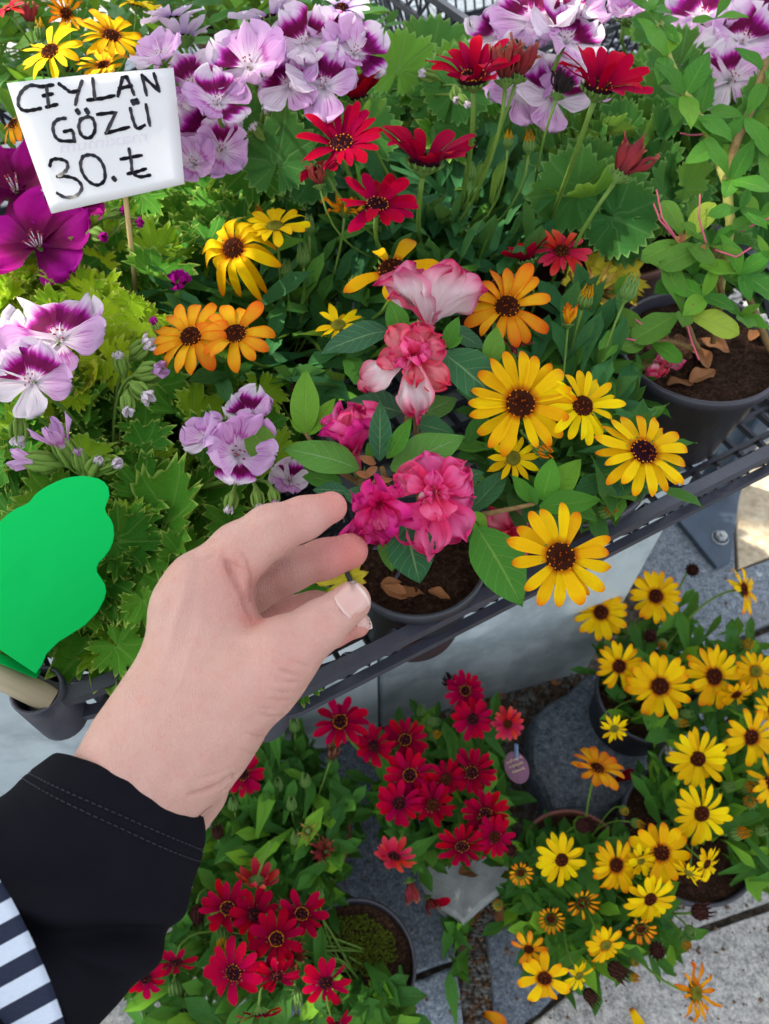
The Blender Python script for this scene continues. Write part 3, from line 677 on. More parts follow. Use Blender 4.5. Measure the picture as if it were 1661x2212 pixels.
# ---- pelargonium flowers
def pel_petal_mat(name, stops, **k): return petal_mat(name, stops, warp=.36, streak=.14, transl=.3, rough=.55, nscale=13, vvar=.1, **k)
PP_UP = pel_petal_mat('pelargonium_petal_blotched', [(0, (.72, .62, .72)), (.20, (.80, .70, .80)), (.29, (.36, .02, .26)), (.38, (.12, .001, .045)), (.60, (.15, .002, .07)), (.69, (.42, .015, .32)), (.80, (.72, .42, .72)), (.90, (.82, .70, .84)), (1, (.84, .74, .84))])
PP_LO = pel_petal_mat('pelargonium_petal_pale', [(0, (.70, .62, .72)), (.25, (.80, .70, .80)), (.6, (.72, .42, .72)), (1, (.74, .48, .76))], veins=((.40, .03, .34), .8))
PP_LV = pel_petal_mat('pelargonium_petal_mauve', [(0, (.74, .66, .74)), (.30, (.74, .62, .74)), (.42, (.46, .10, .40)), (.55, (.66, .36, .66)), (1, (.66, .38, .70))], veins=((.36, .02, .30), .8))
PP_MG = pel_petal_mat('pelargonium_petal_magenta', [(0, (.20, .002, .10)), (.25, (.12, .002, .05)), (.45, (.20, .003, .09)), (.62, (.40, .003, .24)), (1, (.50, .006, .34))])
PP_WH = pel_petal_mat('pelargonium_petal_white', [(0, (.70, .60, .70)), (.3, (.84, .78, .84)), (1, (.84, .74, .84))], veins=((.44, .06, .38), .55))
def pel_petals(mat, w=.50, amp=.17):
    r = random.Random(21); out = []
    for k in range(5):
        a, b, c = r.uniform(0, 6), r.uniform(0, 6), r.uniform(-.18, .08)
        out.append(blade('petal', mat, 1, w*r.uniform(.9, 1.12), p_obov, 12, 12, lambda u, v, a=a, b=b, c=c: amp*v*v*(math.sin(u*5.5+a)*.75 + .5*math.sin(u*9+b+v*4)*abs(u)) + c*v*v + .10*u*u*(1-v) + .055*v**3*math.sin(u*15+b), end=-.10, rag=lambda q, a=a, b=b: .10*math.sin(q*5+a) + .05*math.sin(q*13+b)))
    return out
PELP = {k: pel_petals(m) for k, m in dict(up=PP_UP, lo=PP_LO, lv=PP_LV, mg=PP_MG, wh=PP_WH).items()}
ANTH = plain('anther_crimson', (.30, .02, .05), .5, .4, .2, 300)
WHITEF = plain('filament_white', (.75, .68, .72), .5, .4, .1, 300)
def pel_center():
    mb = MB(); r = random.Random(9)
    v, f = lathe([(.001, -.30), (.05, -.28), (.10, -.10), (.13, .0), (.10, .02), (.001, .03)], 10); mb.add(v, f, mi=2)
    for k in range(7):
        a = k*.9; q = r.uniform(.04, .12); e = (q*math.cos(a)*1.6, q*math.sin(a)*1.6, r.uniform(.22, .34))
        mb.tube([(q*math.cos(a)*.5, q*math.sin(a)*.5, 0), e], [.012, .008], 5, mi=0); v, f = ico(.028); mb.add(np.array(v)*(1.6, .9, .9) + e, f, mi=1)
    for k in range(5):
        a = 2*math.pi*k/5; mb.tube([(.06*math.cos(a), .06*math.sin(a), -.16), (.26*math.cos(a), .26*math.sin(a), -.10), (.40*math.cos(a), .40*math.sin(a), -.06)], [.035, .045, .005], 5, mi=2)
    return mb.build('flower', [WHITEF, ANTH, GREEN])
PELC = pel_center()
def pelflower(plant, px, py, rp, z, face=(0, .3, 1), kinds=('up', 'up', 'lo', 'lo', 'lo'), elev=22, updir=90, stem=True, base=None, d=None, seed=None, close=0):
    """five-petalled pelargonium flower; updir is the direction (degrees in the picture) of the two blotched petals"""
    r = random.Random(seed or int(px*5+py*3)); c = WD(px, py, d) if d else W(px, py, z); R = rp/FPX*depth(c); n = cdir(*face)
    ud = math.radians(updir); x = cdir(math.cos(ud), math.sin(ud), 0)
    fl = link('flower', PELC, plant, frame(c, x - n*x.dot(n), n, R), True)
    angs = (-33, 33, 105, 180, 255)
    for k, (a, kk) in enumerate(zip(angs, kinds)):
        e = elev + r.uniform(-12, 14) + close; L = r.uniform(.90, 1.08); a += r.uniform(-7, 7)
        link('petal', r.choice(PELP[kk]), fl, Matrix.Rotation(math.radians(a), 4, 'Z') @ Matrix.Translation((.03, 0, .02*(k % 2))) @ Matrix.Rotation(-math.radians(e), 4, 'Y') @ Matrix.Rotation(r.uniform(-.2, .2), 4, 'X') @ Matrix.Diagonal((L, L*(1.25 if k < 2 else 1.0), L, 1)))
    if stem:
        b = base or plant['_base']; add_stem(plant, c - n*R*.25, n, Vector(b) + Vector((r.uniform(-.03, .03), r.uniform(-.03, .03), .0)), .0016)
def pelbud(plant, px, py, rp, z, up=(1, -.2, .5), kind='lo', stem=None, open_=.5):
    """hairy green calyx with folded petals showing at its mouth"""
    r = random.Random(int(px+py*9)); c = W(px, py, z); R = rp/FPX*depth(c); n = cdir(*up)
    b = link('bud', PELBUD, plant, zframe(c, n, r.uniform(0, 6), R), True)
    for k in range(4):
        link('petal', r.choice(PELP[kind]), b, Matrix.Rotation(k*1.57+.4, 4, 'Z') @ Matrix.Translation((.05, 0, .1)) @ Matrix.Rotation(-math.radians(78 - 14*open_), 4, 'Y') @ Matrix.Diagonal((1.15*open_+.5, .6, .8, 1)))
    s = stem or Vector(plant['_base']); add_stem(plant, c - n*R*.8, n, s, .0012, bend=.03)
def _pelbud():
    mb = MB(); v, f = lathe([(.05, -.95), (.22, -.7), (.36, -.25), (.32, .25), (.18, .5)], 10); mb.add(v, f)
    for k in range(5):
        a = 2*math.pi*k/5; c, s = math.cos(a), math.sin(a)
        mb.tube([(.2*c, .2*s, -.6), (.42*c, .42*s, -.1), (.44*c, .44*s, .4), (.32*c, .32*s, .95)], [.10, .19, .15, .01], 6, flat=.5)
    return mb.build('bud', [plain('calyx_hairy', (.17, .29, .05), .7, .2, .2, 200, transl=.15)])
PELBUD = _pelbud()

# ---- azalea flowers
def az_mat(name, stops, edge): return petal_mat(name, stops, warp=.35, streak=.08, edge=edge, transl=.36, rough=.5, nscale=7, vvar=.12, hvar=.02)
AZ_PALE = az_mat('azalea_petal_pale', [(0, (.72, .28, .36)), (.22, (.84, .60, .65)), (.62, (.88, .72, .75)), (.82, (.84, .42, .52)), (1, (.60, .015, .12))], ((.66, .03, .16), .40, 7.0))
AZ_ROSE = az_mat('azalea_petal_rose', [(0, (.72, .03, .10)), (.3, (.80, .08, .16)), (.62, (.84, .26, .33)), (.88, (.80, .16, .23)), (1, (.70, .03, .11))], ((.72, .03, .12), .38, 6.0))
AZ_PINK = az_mat('azalea_petal_pink', [(0, (.86, .22, .34)), (.3, (.84, .03, .20)), (.6, (.88, .10, .32)), (.85, (.90, .20, .44)), (1, (.80, .04, .24))], ((.78, .05, .20), .40, 5.0))
AZ_DEEP = az_mat('azalea_petal_magenta', [(0, (.70, .01, .11)), (.4, (.82, .016, .20)), (.75, (.86, .08, .34)), (.93, (.74, .02, .24)), (1, (.46, .01, .14))], ((.56, .01, .13), .40, 5.0))
def az_petals(mat, w=.46, amp=.155, name='petal'):
    r = random.Random(31); out = []
    for k in range(6):
        a, b, c, d = [r.uniform(0, 6) for _ in range(4)]
        out.append(blade(name, mat, 1, w*r.uniform(.85, 1.15), p_obov, 16, 14,
                         lambda u, v, a=a, b=b, c=c, d=d: amp*(v**1.6)*(math.sin(u*4.2+a+v*2)*.8 + .55*math.sin(u*8+b-v*5) + .5*abs(u)**2*math.sin(v*15+c)) + .05*v*v*math.sin(u*17+d) + .16*u*u*(1-v*.5) + .03*v**2*abs(u)*math.sin(v*22+c+u*3) - .05*v*v, end=-.06, rag=lambda q, a=a, b=b: .07*math.sin(q*4.2+a) + .035*math.sin(q*9+b)))
    return out
AZP = {k: az_petals(m) for k, m in dict(pale=AZ_PALE, rose=AZ_ROSE, pink=AZ_PINK, deep=AZ_DEEP).items()}
def _azc(name='flower'):
    mb = MB(); v, f = lathe([(.02, -.50), (.05, -.42), (.07, -.15), (.10, .0), (.05, .02), (.001, .02)], 10); mb.add(v, f, mi=0)
    for k in range(5):
        a = 2*math.pi*k/5; mb.tube([(.05*math.cos(a), .05*math.sin(a), -.44), (.11*math.cos(a), .11*math.sin(a), -.34), (.13*math.cos(a), .13*math.sin(a), -.22)], [.03, .03, .005], 5, mi=1)
    return mb.build(name, [plain('azalea_throat', (.55, .06, .14), .5, .4, .1, 90), GREEN])
AZC = _azc()
def azalea_flower(plant, px, py, rp, z, face, whorls, roll=0, d=None, stem=True):
    """whorls: (kind, count, elevation, length, width, start angle, arc) from the outer to the inner"""
    r = random.Random(int(px*11+py)); c = WD(px, py, d) if d else W(px, py, z); R = rp/FPX*depth(c); n = cdir(*face)
    x = cdir(math.cos(math.radians(roll)), math.sin(math.radians(roll)), 0)
    fl = link('flower', AZC, plant, frame(c, x - n*x.dot(n), n, R), True)
    for (kind, cnt, el, L, w, a0, arc) in whorls:
        for k in range(cnt):
            a = math.radians(a0 + arc*(k + (.5 if arc < 359 else 0))/cnt + r.uniform(-8, 8)); e = math.radians(el + r.uniform(-13, 13)); l = L*r.uniform(.85, 1.12)
            link('petal', r.choice(AZP[kind]), fl, Matrix.Rotation(a, 4, 'Z') @ Matrix.Translation((.04, 0, 0)) @ Matrix.Rotation(-e, 4, 'Y') @ Matrix.Rotation(r.uniform(-.45, .45), 4, 'X') @ Matrix.Diagonal((l, l*w, l*r.uniform(.9, 1.5), 1)))
    if stem: add_stem(plant, c - n*R*.45, n, Vector(plant['_base']) + Vector((r.uniform(-.008, .008), r.uniform(-.008, .008), 0)), .0018, AZSTEM, bend=.05)
AZSTEM = plain('azalea_twig', (.20, .13, .05), .8, .2, .3, 250, bump=.0006)
PINKST = plain('pistil_pink', (.55, .09, .16), .5, .4, .1, 100)
# ------------------------------------------------------------------ plants in the crates
D = daisy
# -- pelargonium with mauve flowers, left
pl = plant('pelargonium', 'potted mauve pelargonium with lobed green leaves behind the green paper shape', 250, 1110, .60, .068, 0.086, BLACKP, 'potted pelargoniums')
scatter(pl, 'pel', 170, [(-20, 900), (200, 800), (420, 780), (600, 850), (640, 1000), (560, 1100), (420, 1230), (330, 1330), (200, 1330), (-20, 1250)], .615, .668, (.022, .040), 3)
scatter(pl, 'pel', 30, [(250, 1120), (420, 1150), (350, 1330), (270, 1420), (200, 1410), (240, 1300)], .585, .63, (.030, .046), 4)
undergrowth(pl, 'pel', 160, [(-40, 850), (560, 800), (640, 1000), (420, 1260), (300, 1380), (-40, 1400)], .55, .615, (.03, .05))
put_leaf(pl, 'pel', W(360, 1130, .66), cdir(.6, .3, .3), cdir(-.2, .4, 1), .062); put_leaf(pl, 'pel', W(215, 1350, .60), cdir(.3, -.8, .2), cdir(.1, .3, 1), .064)
put_leaf(pl, 'pely', W(725, 1262, .605), cdir(.9, .3, .2), cdir(0, .4, 1), .034); put_leaf(pl, 'pel', W(640, 1285, .60), cdir(.6, -.5, .2), cdir(0, .4, 1), .034); put_leaf(pl, 'pel', W(650, 1470, .57), cdir(.6, .3, .2), cdir(.2, .4, 1), .026); put_leaf(pl, 'pel', W(300, 1250, .65), cdir(.5, -.6, .2), cdir(0, .3, 1), .045); put_leaf(pl, 'pel', W(440, 1100, .645), cdir(.7, -.2, .2), cdir(0, .3, 1), .052)
pelflower(pl, 128, 738, 112, .700, (.1, .55, 1), ('up', 'lv', 'lv', 'lo', 'up'), 10, 170)
pelflower(pl, 72, 826, 84, .705, (-.1, .25, 1), ('up', 'up', 'wh', 'wh', 'lo'), 14, 95)
pelflower(pl, 510, 985, 96, .700, (.40, .25, 1), ('lv', 'lo', 'up', 'lo', 'lv'), 44, 165); pelflower(pl, 455, 950, 58, .690, (-.5, .6, 1), ('lv', 'lo', 'wh', 'lv', 'lo'), 34, 130); pelflower(pl, 540, 905, 62, .685, (.1, .7, .8), ('up', 'up', 'wh', 'lo', 'lo'), 36, 100)
pelflower(pl, 625, 1040, 46, .665, (.2, .2, 1), ('up', 'wh', 'lv', 'lv', 'wh'), 35, 110)
for x, y, rp, up, k, o in ((300, 760, 36, (.8, .5, .4), 'wh', .5), (318, 805, 40, (1, .1, .4), 'lv', .5), (300, 842, 36, (.7, -.6, .4), 'wh', .5), (262, 790, 34, (-.1, .9, .5), 'wh', .2), (275, 868, 30, (.2, -1, .4), 'wh', .4),
                           (42, 925, 40, (.1, -1, .2), 'wh', .3), (150, 985, 52, (-.3, .7, .4), 'lv', .9), (95, 1000, 46, (-.9, .1, .3), 'lo', .7), (205, 1012, 36, (.5, .6, .5), 'wh', .2), (232, 1010, 34, (1, .3, .4), 'wh', .4), (175, 1000, 32, (-.2, 1, .3), 'lv', .3),
                           (500, 1080, 28, (-.2, -1, .3), 'wh', .4), (556, 1075, 30, (.2, -1, .2), 'wh', .6), (590, 1070, 24, (.3, -1, .3), 'lv', .4)):
    pelbud(pl, x, y, rp, .69, up, k, open_=o)
# -- magenta pelargonium, far left
pm = plant('pelargonium', 'potted deep magenta pelargonium at the left edge below the handwritten card', 120, 640, .61, .068, 0.096, BLACKP, 'potted pelargoniums')
PSUNLIT = [(-30, 560), (180, 560), (330, 600), (330, 740), (240, 820), (80, 900), (-30, 880)]
scatter(pm, 'pelsun', 150, PSUNLIT, .625, .675, (.020, .036), 5); undergrowth(pm, 'pelsun', 110, PSUNLIT, .56, .625, (.03, .05), 6)
scatter(pm, 'pel', 60, [(220, 430), (560, 380), (580, 520), (420, 560), (330, 640), (220, 560)], .63, .68, (.030, .046), 7); undergrowth(pm, 'pelb', 90, [(200, 420), (580, 380), (560, 560), (330, 660)], .57, .63, (.03, .05), 8)
MG = ('mg',)*5
pelflower(pm, 36, 415, 122, .690, (.1, .45, 1), MG, 12, 120); pelflower(pm, 84, 535, 122, .685, (.0, .5, 1), MG, 14, 60); pelflower(pm, 160, 450, 62, .685, (.4, .5, 1), MG, 15, 30)
pelflower(pm, 385, 625, 36, .675, (.1, .7, .7), MG, 55, 90)
for x, y, rp, up in ((250, 462, 26, (1, .2, .3)), (285, 480, 24, (1, -.2, .3)), (208, 505, 28, (.7, -.4, .4)), (340, 712, 24, (-.3, .8, .4)), (268, 485, 20, (.8, .3, .5))): pelbud(pm, x, y, rp, .70, up, 'mg', open_=.4)
# -- orange and yellow daisies in the middle
pd = plant('daisy_plant', 'potted cape daisy with orange and yellow flowers behind the reaching hand', 600, 740, .605, .062, 0.091, BLACKP, 'potted cape daisies')
PDAI = [(330, 640), (480, 520), (640, 470), (860, 420), (980, 560), (930, 720), (720, 860), (560, 850), (420, 820)]
scatter(pd, 'daisyb', 270, PDAI, .62, .675, (.036, .062), 11, up=.7, mixk=('daisy', .5)); undergrowth(pd, 'daisy', 260, PDAI, .55, .625, (.035, .06), 12)
D(pd, 505, 537, 90, .715, 'recurved', 'plainbrown', (.0, .15, 1), 14, 6); D(pd, 594, 491, 74, .715, 'pure', 'green', (.0, .62, .9), 12, 14)
D(pd, 412, 727, 92, .705, 'orange', 'brown', (-.05, .32, 1), 15, 8); D(pd, 509, 722, 90, .708, 'orange', 'brown', (.0, .30, 1), 14, 8)
D(pd, 731, 703, 60, .69, 'point', 'green', (-.05, .55, 1), 12, 10); D(pd, 846, 583, 108, .715, 'yellow', 'brown', (.0, .55, 1), 13, 4, miss=(2, 4, 6, 7, 9, 11), seed=5)
D(pd, 745, 455, 58, .715, 'worn', 'green', (.1, .8, .7), 10, 15)
bud(pd, 655, 558, 22, .69, 'green'); bud(pd, 770, 612, 26, .685, 'brown', (-.3, -.6, .8)); bud(pd, 620, 588, 18, .68, 'green'); bud(pd, 668, 492, 18, .70, 'green'); bud(pd, 560, 470, 16, .69, 'yellow'); bud(pd, 640, 840, 18, .66, 'dead')
# -- red daisies in the middle
pr = plant('daisy_plant', 'potted cape daisy with dark red flowers behind the pale pink azalea bloom', 960, 545, .61, .062, 0.096, BROWNP, 'potted cape daisies')
PRED = [(680, 400), (860, 300), (1020, 260), (1180, 320), (1170, 560), (1000, 640), (900, 560), (760, 520)]
scatter(pr, 'daisyb', 285, PRED, .625, .695, (.040, .068), 13, up=1.0); undergrowth(pr, 'daisyb', 260, PRED, .56, .63, (.035, .06), 14)
D(pr, 738, 312, 98, .768, 'red', 'ring', (-.05, .48, .88), 18, 24); D(pr, 815, 444, 94, .748, 'red', 'ring', (.0, .42, .90), 16, 20); D(pr, 917, 348, 118, .76, 'red', 'dark', (.05, .74, .66), 14, 40, miss=(3,))
D(pr, 700, 362, 68, .745, 'crimson', 'dark', (-.2, .8, .5), 12, 12); D(pr, 775, 210, 70, .775, 'crimson', 'dark', (.1, .85, .5), 12, 44)
D(pr, 1022, 168, 112, .81, 'red', 'pollen', (-.05, .68, .72), 16, 40, scale2=.95); D(pr, 1293, 188, 116, .81, 'red', 'ring', (.15, .66, .74), 15, 38, base=W(1150, 560, .60))
D(pr, 1213, 543, 64, .70, 'coral', 'plainbrown', (.05, .42, 1), 17, 4, base=W(1150, 640, .60)); D(pr, 1140, 560, 62, .695, 'crimson', 'dark', (-.2, 1, .3), 10, 44, base=W(1120, 640, .60))
wilted(pr, 1092, 172, 76, .81, 'rust'); wilted(pr, 1118, 165, 66, .81, 'rust', (.3, 1, .3)); wilted(pr, 1340, 378, 78, .76, 'rust', (.6, .8, .2), base=W(1200, 600, .60)); wilted(pr, 690, 400, 44, .75, 'rust', (-.2, 1, .3)); wilted(pr, 1205, 205, 50, .77, 'black', (.35, 1, .2), base=W(1120, 480, .60))
bud(pr, 1098, 308, 16, .735, 'yellow'); bud(pr, 1143, 316, 20, .735, 'yellow'); bud(pr, 1015, 375, 18, .72, 'green')
# -- round-leaved pelargoniums at the back
pb = plant('pelargonium', 'potted pelargonium with big round leaves in a brown pot beside the dark red daisies', 1310, 490, .61, .078, 0.096, BROWNP, 'potted pelargoniums')
PB = [(1150, 230), (1290, 190), (1500, 170), (1520, 400), (1430, 480), (1330, 510), (1220, 460), (1150, 360)]
scatter(pb, 'pelb', 80, PB, .64, .70, (.036, .058), 15, up=.35); undergrowth(pb, 'pelb', 70, PB, .60, .65, (.05, .07), 16)
pelflower(pb, 1150, 52, 100, .80, (-.05, .35, 1), ('up', 'up', 'lo', 'lo', 'wh'), 14, 90); pelflower(pb, 1220, 95, 84, .795, (.3, .4, 1), ('up', 'up', 'wh', 'lo', 'wh'), 18, 60); pelflower(pb, 1120, 200, 80, .755, (-.1, .2, 1), ('up', 'lo', 'lo', 'lo', 'lv'), 16, 110)
pelflower(pb, 1190, 215, 84, .755, (.1, .15, 1), ('up', 'up', 'wh', 'lo', 'wh'), 16, 80); pelflower(pb, 1085, 80, 74, .79, (-.4, .4, 1), ('up', 'up', 'wh', 'wh', 'lo'), 20, 120); pelflower(pb, 1250, 30, 70, .80, (.2, .5, 1), ('lo', 'up', 'wh', 'wh', 'lo'), 18, 70)
pelflower(pb, 1255, 190, 60, .75, (.3, .2, 1), ('lo', 'lo', 'wh', 'lo', 'wh'), 18, 30)
for x, y, k in ((1245, 255, 'pely'), (1330, 590, 'pely'), (1275, 600, 'pely')): put_leaf(pb, k, W(x, y, .63), cdir(.3, -.8, .2), cdir(0, .5, 1), .05)
pc_ = plant('pelargonium', 'potted pelargonium with a wide cluster of purple-blotched flowers at the top centre', 700, 190, .61, .075, 0.096, BLACKP, 'potted pelargoniums')
PC = [(470, 230), (600, 190), (800, 110), (1040, 120), (1080, 220), (960, 330), (860, 260), (760, 330), (640, 400), (520, 420)]
scatter(pc_, 'pelb', 60, PC, .64, .72, (.034, .052), 17, up=.5, mixk=('pel', .35)); undergrowth(pc_, 'pelb', 90, PC, .58, .64, (.04, .06), 18)
for x, y, s, up in ((930, 130, .056, .7), (860, 150, .050, .6), (1000, 180, .050, .5), (980, 200, .05, .4), (600, 350, .05, .3)): put_leaf(pc_, 'pelb', W(x, y, .73), cdir(.2, .9, .2), cdir(.1, up, 1), s)
for a in ((540, 150, 88, .795, (-.1, .3, 1), ('lo', 'up', 'lo', 'lo', 'lv'), 16, 120), (660, 100, 76, .80, (-.1, .3, 1), ('up', 'up', 'lo', 'wh', 'wh'), 14, 100), (700, 190, 82, .785, (.0, .3, 1), ('up', 'up', 'wh', 'lo', 'lo'), 16, 95), (625, 190, 74, .785, (-.1, .2, 1), ('up', 'up', 'wh', 'lo', 'lo'), 16, 130),
          (765, 120, 70, .795, (.3, .3, 1), ('up', 'lo', 'lo', 'lv', 'up'), 20, 60), (725, 80, 58, .80, (.1, .5, 1), ('up', 'up', 'lo', 'lv', 'up'), 20, 90), (418, 190, 76, .775, (-.1, .3, 1), ('up', 'up', 'lv', 'lo', 'up'), 18, 100), (458, 290, 70, .745, (.1, .2, 1), ('up', 'up', 'lo', 'lo', 'wh'), 18, 110),
          (405, 275, 66, .74, (-.3, .2, 1), ('up', 'up', 'lv', 'lo', 'lo'), 18, 140), (470, 225, 66, .785, (.2, .3, 1), ('lo', 'up', 'lo', 'lv', 'up'), 20, 70), (420, 355, 60, .74, (.0, .0, 1), ('lo', 'lo', 'lv', 'lo', 'lv'), 20, 150), (478, 325, 56, .745, (.2, -.1, 1), ('lo', 'up', 'lo', 'lv', 'lo'), 20, 60), (350, 130, 64, .80, (-.2, .5, 1), ('lo', 'lo', 'wh', 'lo', 'lo'), 25, 110)):
    pelflower(pc_, *a)
for x, y, rp, up in ((575, 262, 26, (.1, 1, .4)), (600, 285, 22, (.6, .7, .4)), (560, 290, 22, (-.6, .6, .4)), (930, 165, 24, (-.9, .1, .4)), (985, 200, 26, (.1, -1, .4)), (1000, 215, 20, (.5, -.8, .3))): pelbud(pc_, x, y, rp, .745, up, 'wh', open_=.4)
pe = plant('pelargonium', 'potted white and purple pelargonium at the top right corner behind the azalea branches', 1570, 180, .62, .072, 0.106, GREYP, 'potted pelargoniums')
scatter(pe, 'pelb', 26, [(1400, 60), (1680, 40), (1680, 300), (1450, 280)], .66, .73, (.045, .066), 19, up=.4); undergrowth(pe, 'pelb', 50, [(1380, 40), (1690, 20), (1690, 330), (1450, 300)], .58, .66, (.05, .07), 20); undergrowth(pe, 'pelb', 60, [(1390, 280), (1690, 280), (1690, 640), (1500, 620), (1400, 500)], .54, .60, (.05, .07), 28)
for a in ((1515, 45, 84, .735, (-.1, .4, 1), ('up', 'up', 'lo', 'lo', 'wh'), 16, 100), (1600, 95, 84, .735, (.1, .3, 1), ('up', 'up', 'lo', 'lo', 'lo'), 16, 80), (1575, 175, 78, .735, (.0, .1, 1), ('up', 'lo', 'wh', 'lo', 'lo'), 16, 130), (1640, 40, 70, .735, (.2, .4, 1), ('up', 'up', 'lo', 'lo', 'lo'), 18, 60), (1490, 110, 62, .735, (-.3, .3, 1), ('lo', 'up', 'lo', 'lo', 'wh'), 18, 120), (1350, 40, 56, .735, (0, .6, 1), ('lv', 'lv', 'lo', 'lv', 'lo'), 40, 90)):
    pelflower(pe, *a)
# -- lilac daisies and yellow daisies, top left
pq = plant('daisy_plant', 'potted cape daisy with pale lilac flowers at the top edge left of centre', 520, 60, .62, .062, 0.106, BROWNP, 'potted cape daisies')
PQ = [(300, -40), (800, -60), (830, 90), (700, 110), (520, 130), (330, 110)]
scatter(pq, 'daisy', 110, PQ, .66, .74, (.045, .07), 21); undergrowth(pq, 'daisy', 160, PQ, .60, .66, (.04, .06), 22)
D(pq, 372, 40, 74, .80, 'lilac', 'dark', (-.2, .8, .5), 14, 22); D(pq, 396, 84, 72, .79, 'lilac', 'dark', (-.3, 1, .25), 13, 30); D(pq, 588, 42, 92, .805, 'lilac', 'dark', (-.15, .95, .35), 16, 18); D(pq, 738, 18, 60, .81, 'lilac', 'dark', (.1, .5, 1), 13, 8)
pt = plant('daisy_plant', 'potted cape daisy with sunlit yellow flowers behind the handwritten card', 130, 170, .62, .062, 0.106, BLACKP, 'potted cape daisies')
PT = [(-40, -40), (330, -40), (330, 110), (250, 180), (60, 250), (-40, 360)]
scatter(pt, 'daisyf', 120, PT, .66, .735, (.045, .07), 23); undergrowth(pt, 'daisyf', 160, PT, .60, .66, (.04, .06), 24)
D(pt, 109, 112, 76, .79, 'pure', 'brown', (-.05, .5, 1), 14, 12, spread=.8); D(pt, 241, 78, 70, .795, 'yellow', 'brown', (.05, .55, 1), 16, 10); D(pt, 224, 142, 64, .775, 'yellow', 'brown', (-.1, .6, 1), 13, 14); D(pt, 143, 30, 50, .80, 'worn', 'brown', (.1, -.3, 1), 12, 20); D(pt, 18, 22, 46, .80, 'coral', 'brown', (-.4, .6, 1), 13, 10); D(pt, 28, 268, 50, .765, 'orange', 'brown', (-.5, .2, 1), 12, -20); D(pt, 295, 12, 52, .80, 'pure', 'brown', (.2, .9, .5), 13, 14)
wilted(pt, 65, 50, 40, .79, 'rust'); bud(pt, 88, 72, 18, .77, 'yellow')
# -- yellow daisies in the black pot at the right
py_ = plant('daisy_plant', 'potted cape daisy with large golden flowers leaning over the crate rim right of the azalea', 1215, 975, .612, .068, 0.098, GREYP, 'potted cape daisies')
PY = [(1010, 880), (1080, 740), (1230, 700), (1340, 780), (1410, 960), (1400, 1060), (1290, 1120), (1120, 1130), (1030, 1040)]
scatter(py_, 'daisyb', 170, PY, .622, .665, (.034, .058), 25, mixk=('daisy', .5)); undergrowth(py_, 'daisy', 150, PY, .58, .625, (.03, .05), 26)
scatter(py_, 'daisyb', 30, [(1160, 620), (1340, 640), (1340, 780), (1200, 760)], .64, .68, (.036, .055), 27, up=1.0)
D(py_, 1095, 663, 100, .715, 'orange', 'brown', (.05, .40, 1), 15, 8); D(py_, 1124, 872, 122, .715, 'yellow', 'brown', (.05, .20, 1), 19, 8, spread=1.05); D(py_, 1258, 877, 92, .712, 'pure', 'plainbrown', (.05, .15, 1), 17, 6)
D(py_, 1390, 977, 110, .705, 'yellow', 'ring', (.10, .15, 1), 18, 6); D(py_, 1108, 990, 60, .69, 'point', 'green', (.1, -.1, 1), 13, 8); D(py_, 1211, 1203, 122, .700, 'yellow', 'brown', (.05, .1, 1), 17, 6, miss=(4, 12), seed=9)
wilted(py_, 1227, 700, 40, .695, 'worn', (.0, 1, .4), elev=80, n=16); bud(py_, 1263, 650, 24, .70, 'yellow', (.1, .7, .7)); bud(py_, 1357, 632, 26, .70, 'green', (.35, .9, .2)); bud(py_, 1168, 968, 26, .695, 'orange', (.3, -.4, .8)); bud(py_, 1305, 1105, 22, .65, 'yellow', (.5, .2, .7))
D(py_, 1290, 632, 70, .665, 'straw', 'none', (.0, .5, 1), 12, 15, stem=False)
wilted(py_, 1100, 730, 50, .675, 'rust', (.4, -.3, 1), stem=False)

# ------------------------------------------------------------------ azaleas
def azleaf(pl, b, t, d0, d1, kind='azalea', wide=1.0, face=(0, .35, 1), name='leaf'):
    p, q = WD(*b, d0), WD(*t, d1); return put_leaf(pl, kind, p, q - p, cdir(*face), (q-p).length, wide, name)
def twig(pl, pts, r0, r1, mat=None, name='twig'):
    P = [WD(*p) for p in pts]; Q = []
    for i in range(len(P)-1):
        for k in range(4): Q.append(P[i].lerp(P[i+1], k/4) + Vector((rng.uniform(-1, 1), rng.uniform(-1, 1), rng.uniform(-1, 1)))*r0*.15)
    Q.append(P[-1]); v, f, uv = tube(Q, [r0 + (r1-r0)*i/(len(Q)-1) for i in range(len(Q))], 8); link(name, mesh(name, v, f, mat or AZSTEM, uv), pl, Matrix(), True)
az = plant('azalea', 'potted azalea with ruffled pink flowers touched by the fingertips, black pot', 897, 1192, .613, .0505, 0.099, BLACKP, 'potted azaleas', soil_dz=.010)
azalea_flower(az, 925, 705, 150, 0, (.05, 1.0, .10), (('pale', 6, 46, .98, .95, 0, 360), ('pale', 4, 62, .80, .9, 40, 360), ('rose', 2, 60, .6, .7, 150, 120)), 0, d=.485)
azalea_flower(az, 893, 775, 88, 0, (-.05, .1, 1), (('rose', 4, 12, .95, 1.0, 10, 190), ('pale', 1, 6, 1.25, .85, 190, 40), ('pale', 1, 2, 1.55, .75, 250, 40), ('rose', 1, 6, 1.15, .9, 300, 40), ('rose', 4, 34, .75, 1.0, 0, 360), ('pink', 4, 58, .58, .9, 30, 360)), 0, d=.455)
azalea_flower(az, 770, 985, 108, 0, (-.15, 1, .25), (('deep', 5, 62, .95, .85, 0, 360), ('pink', 4, 70, 1.05, .9, 20, 360)), 0, d=.455)
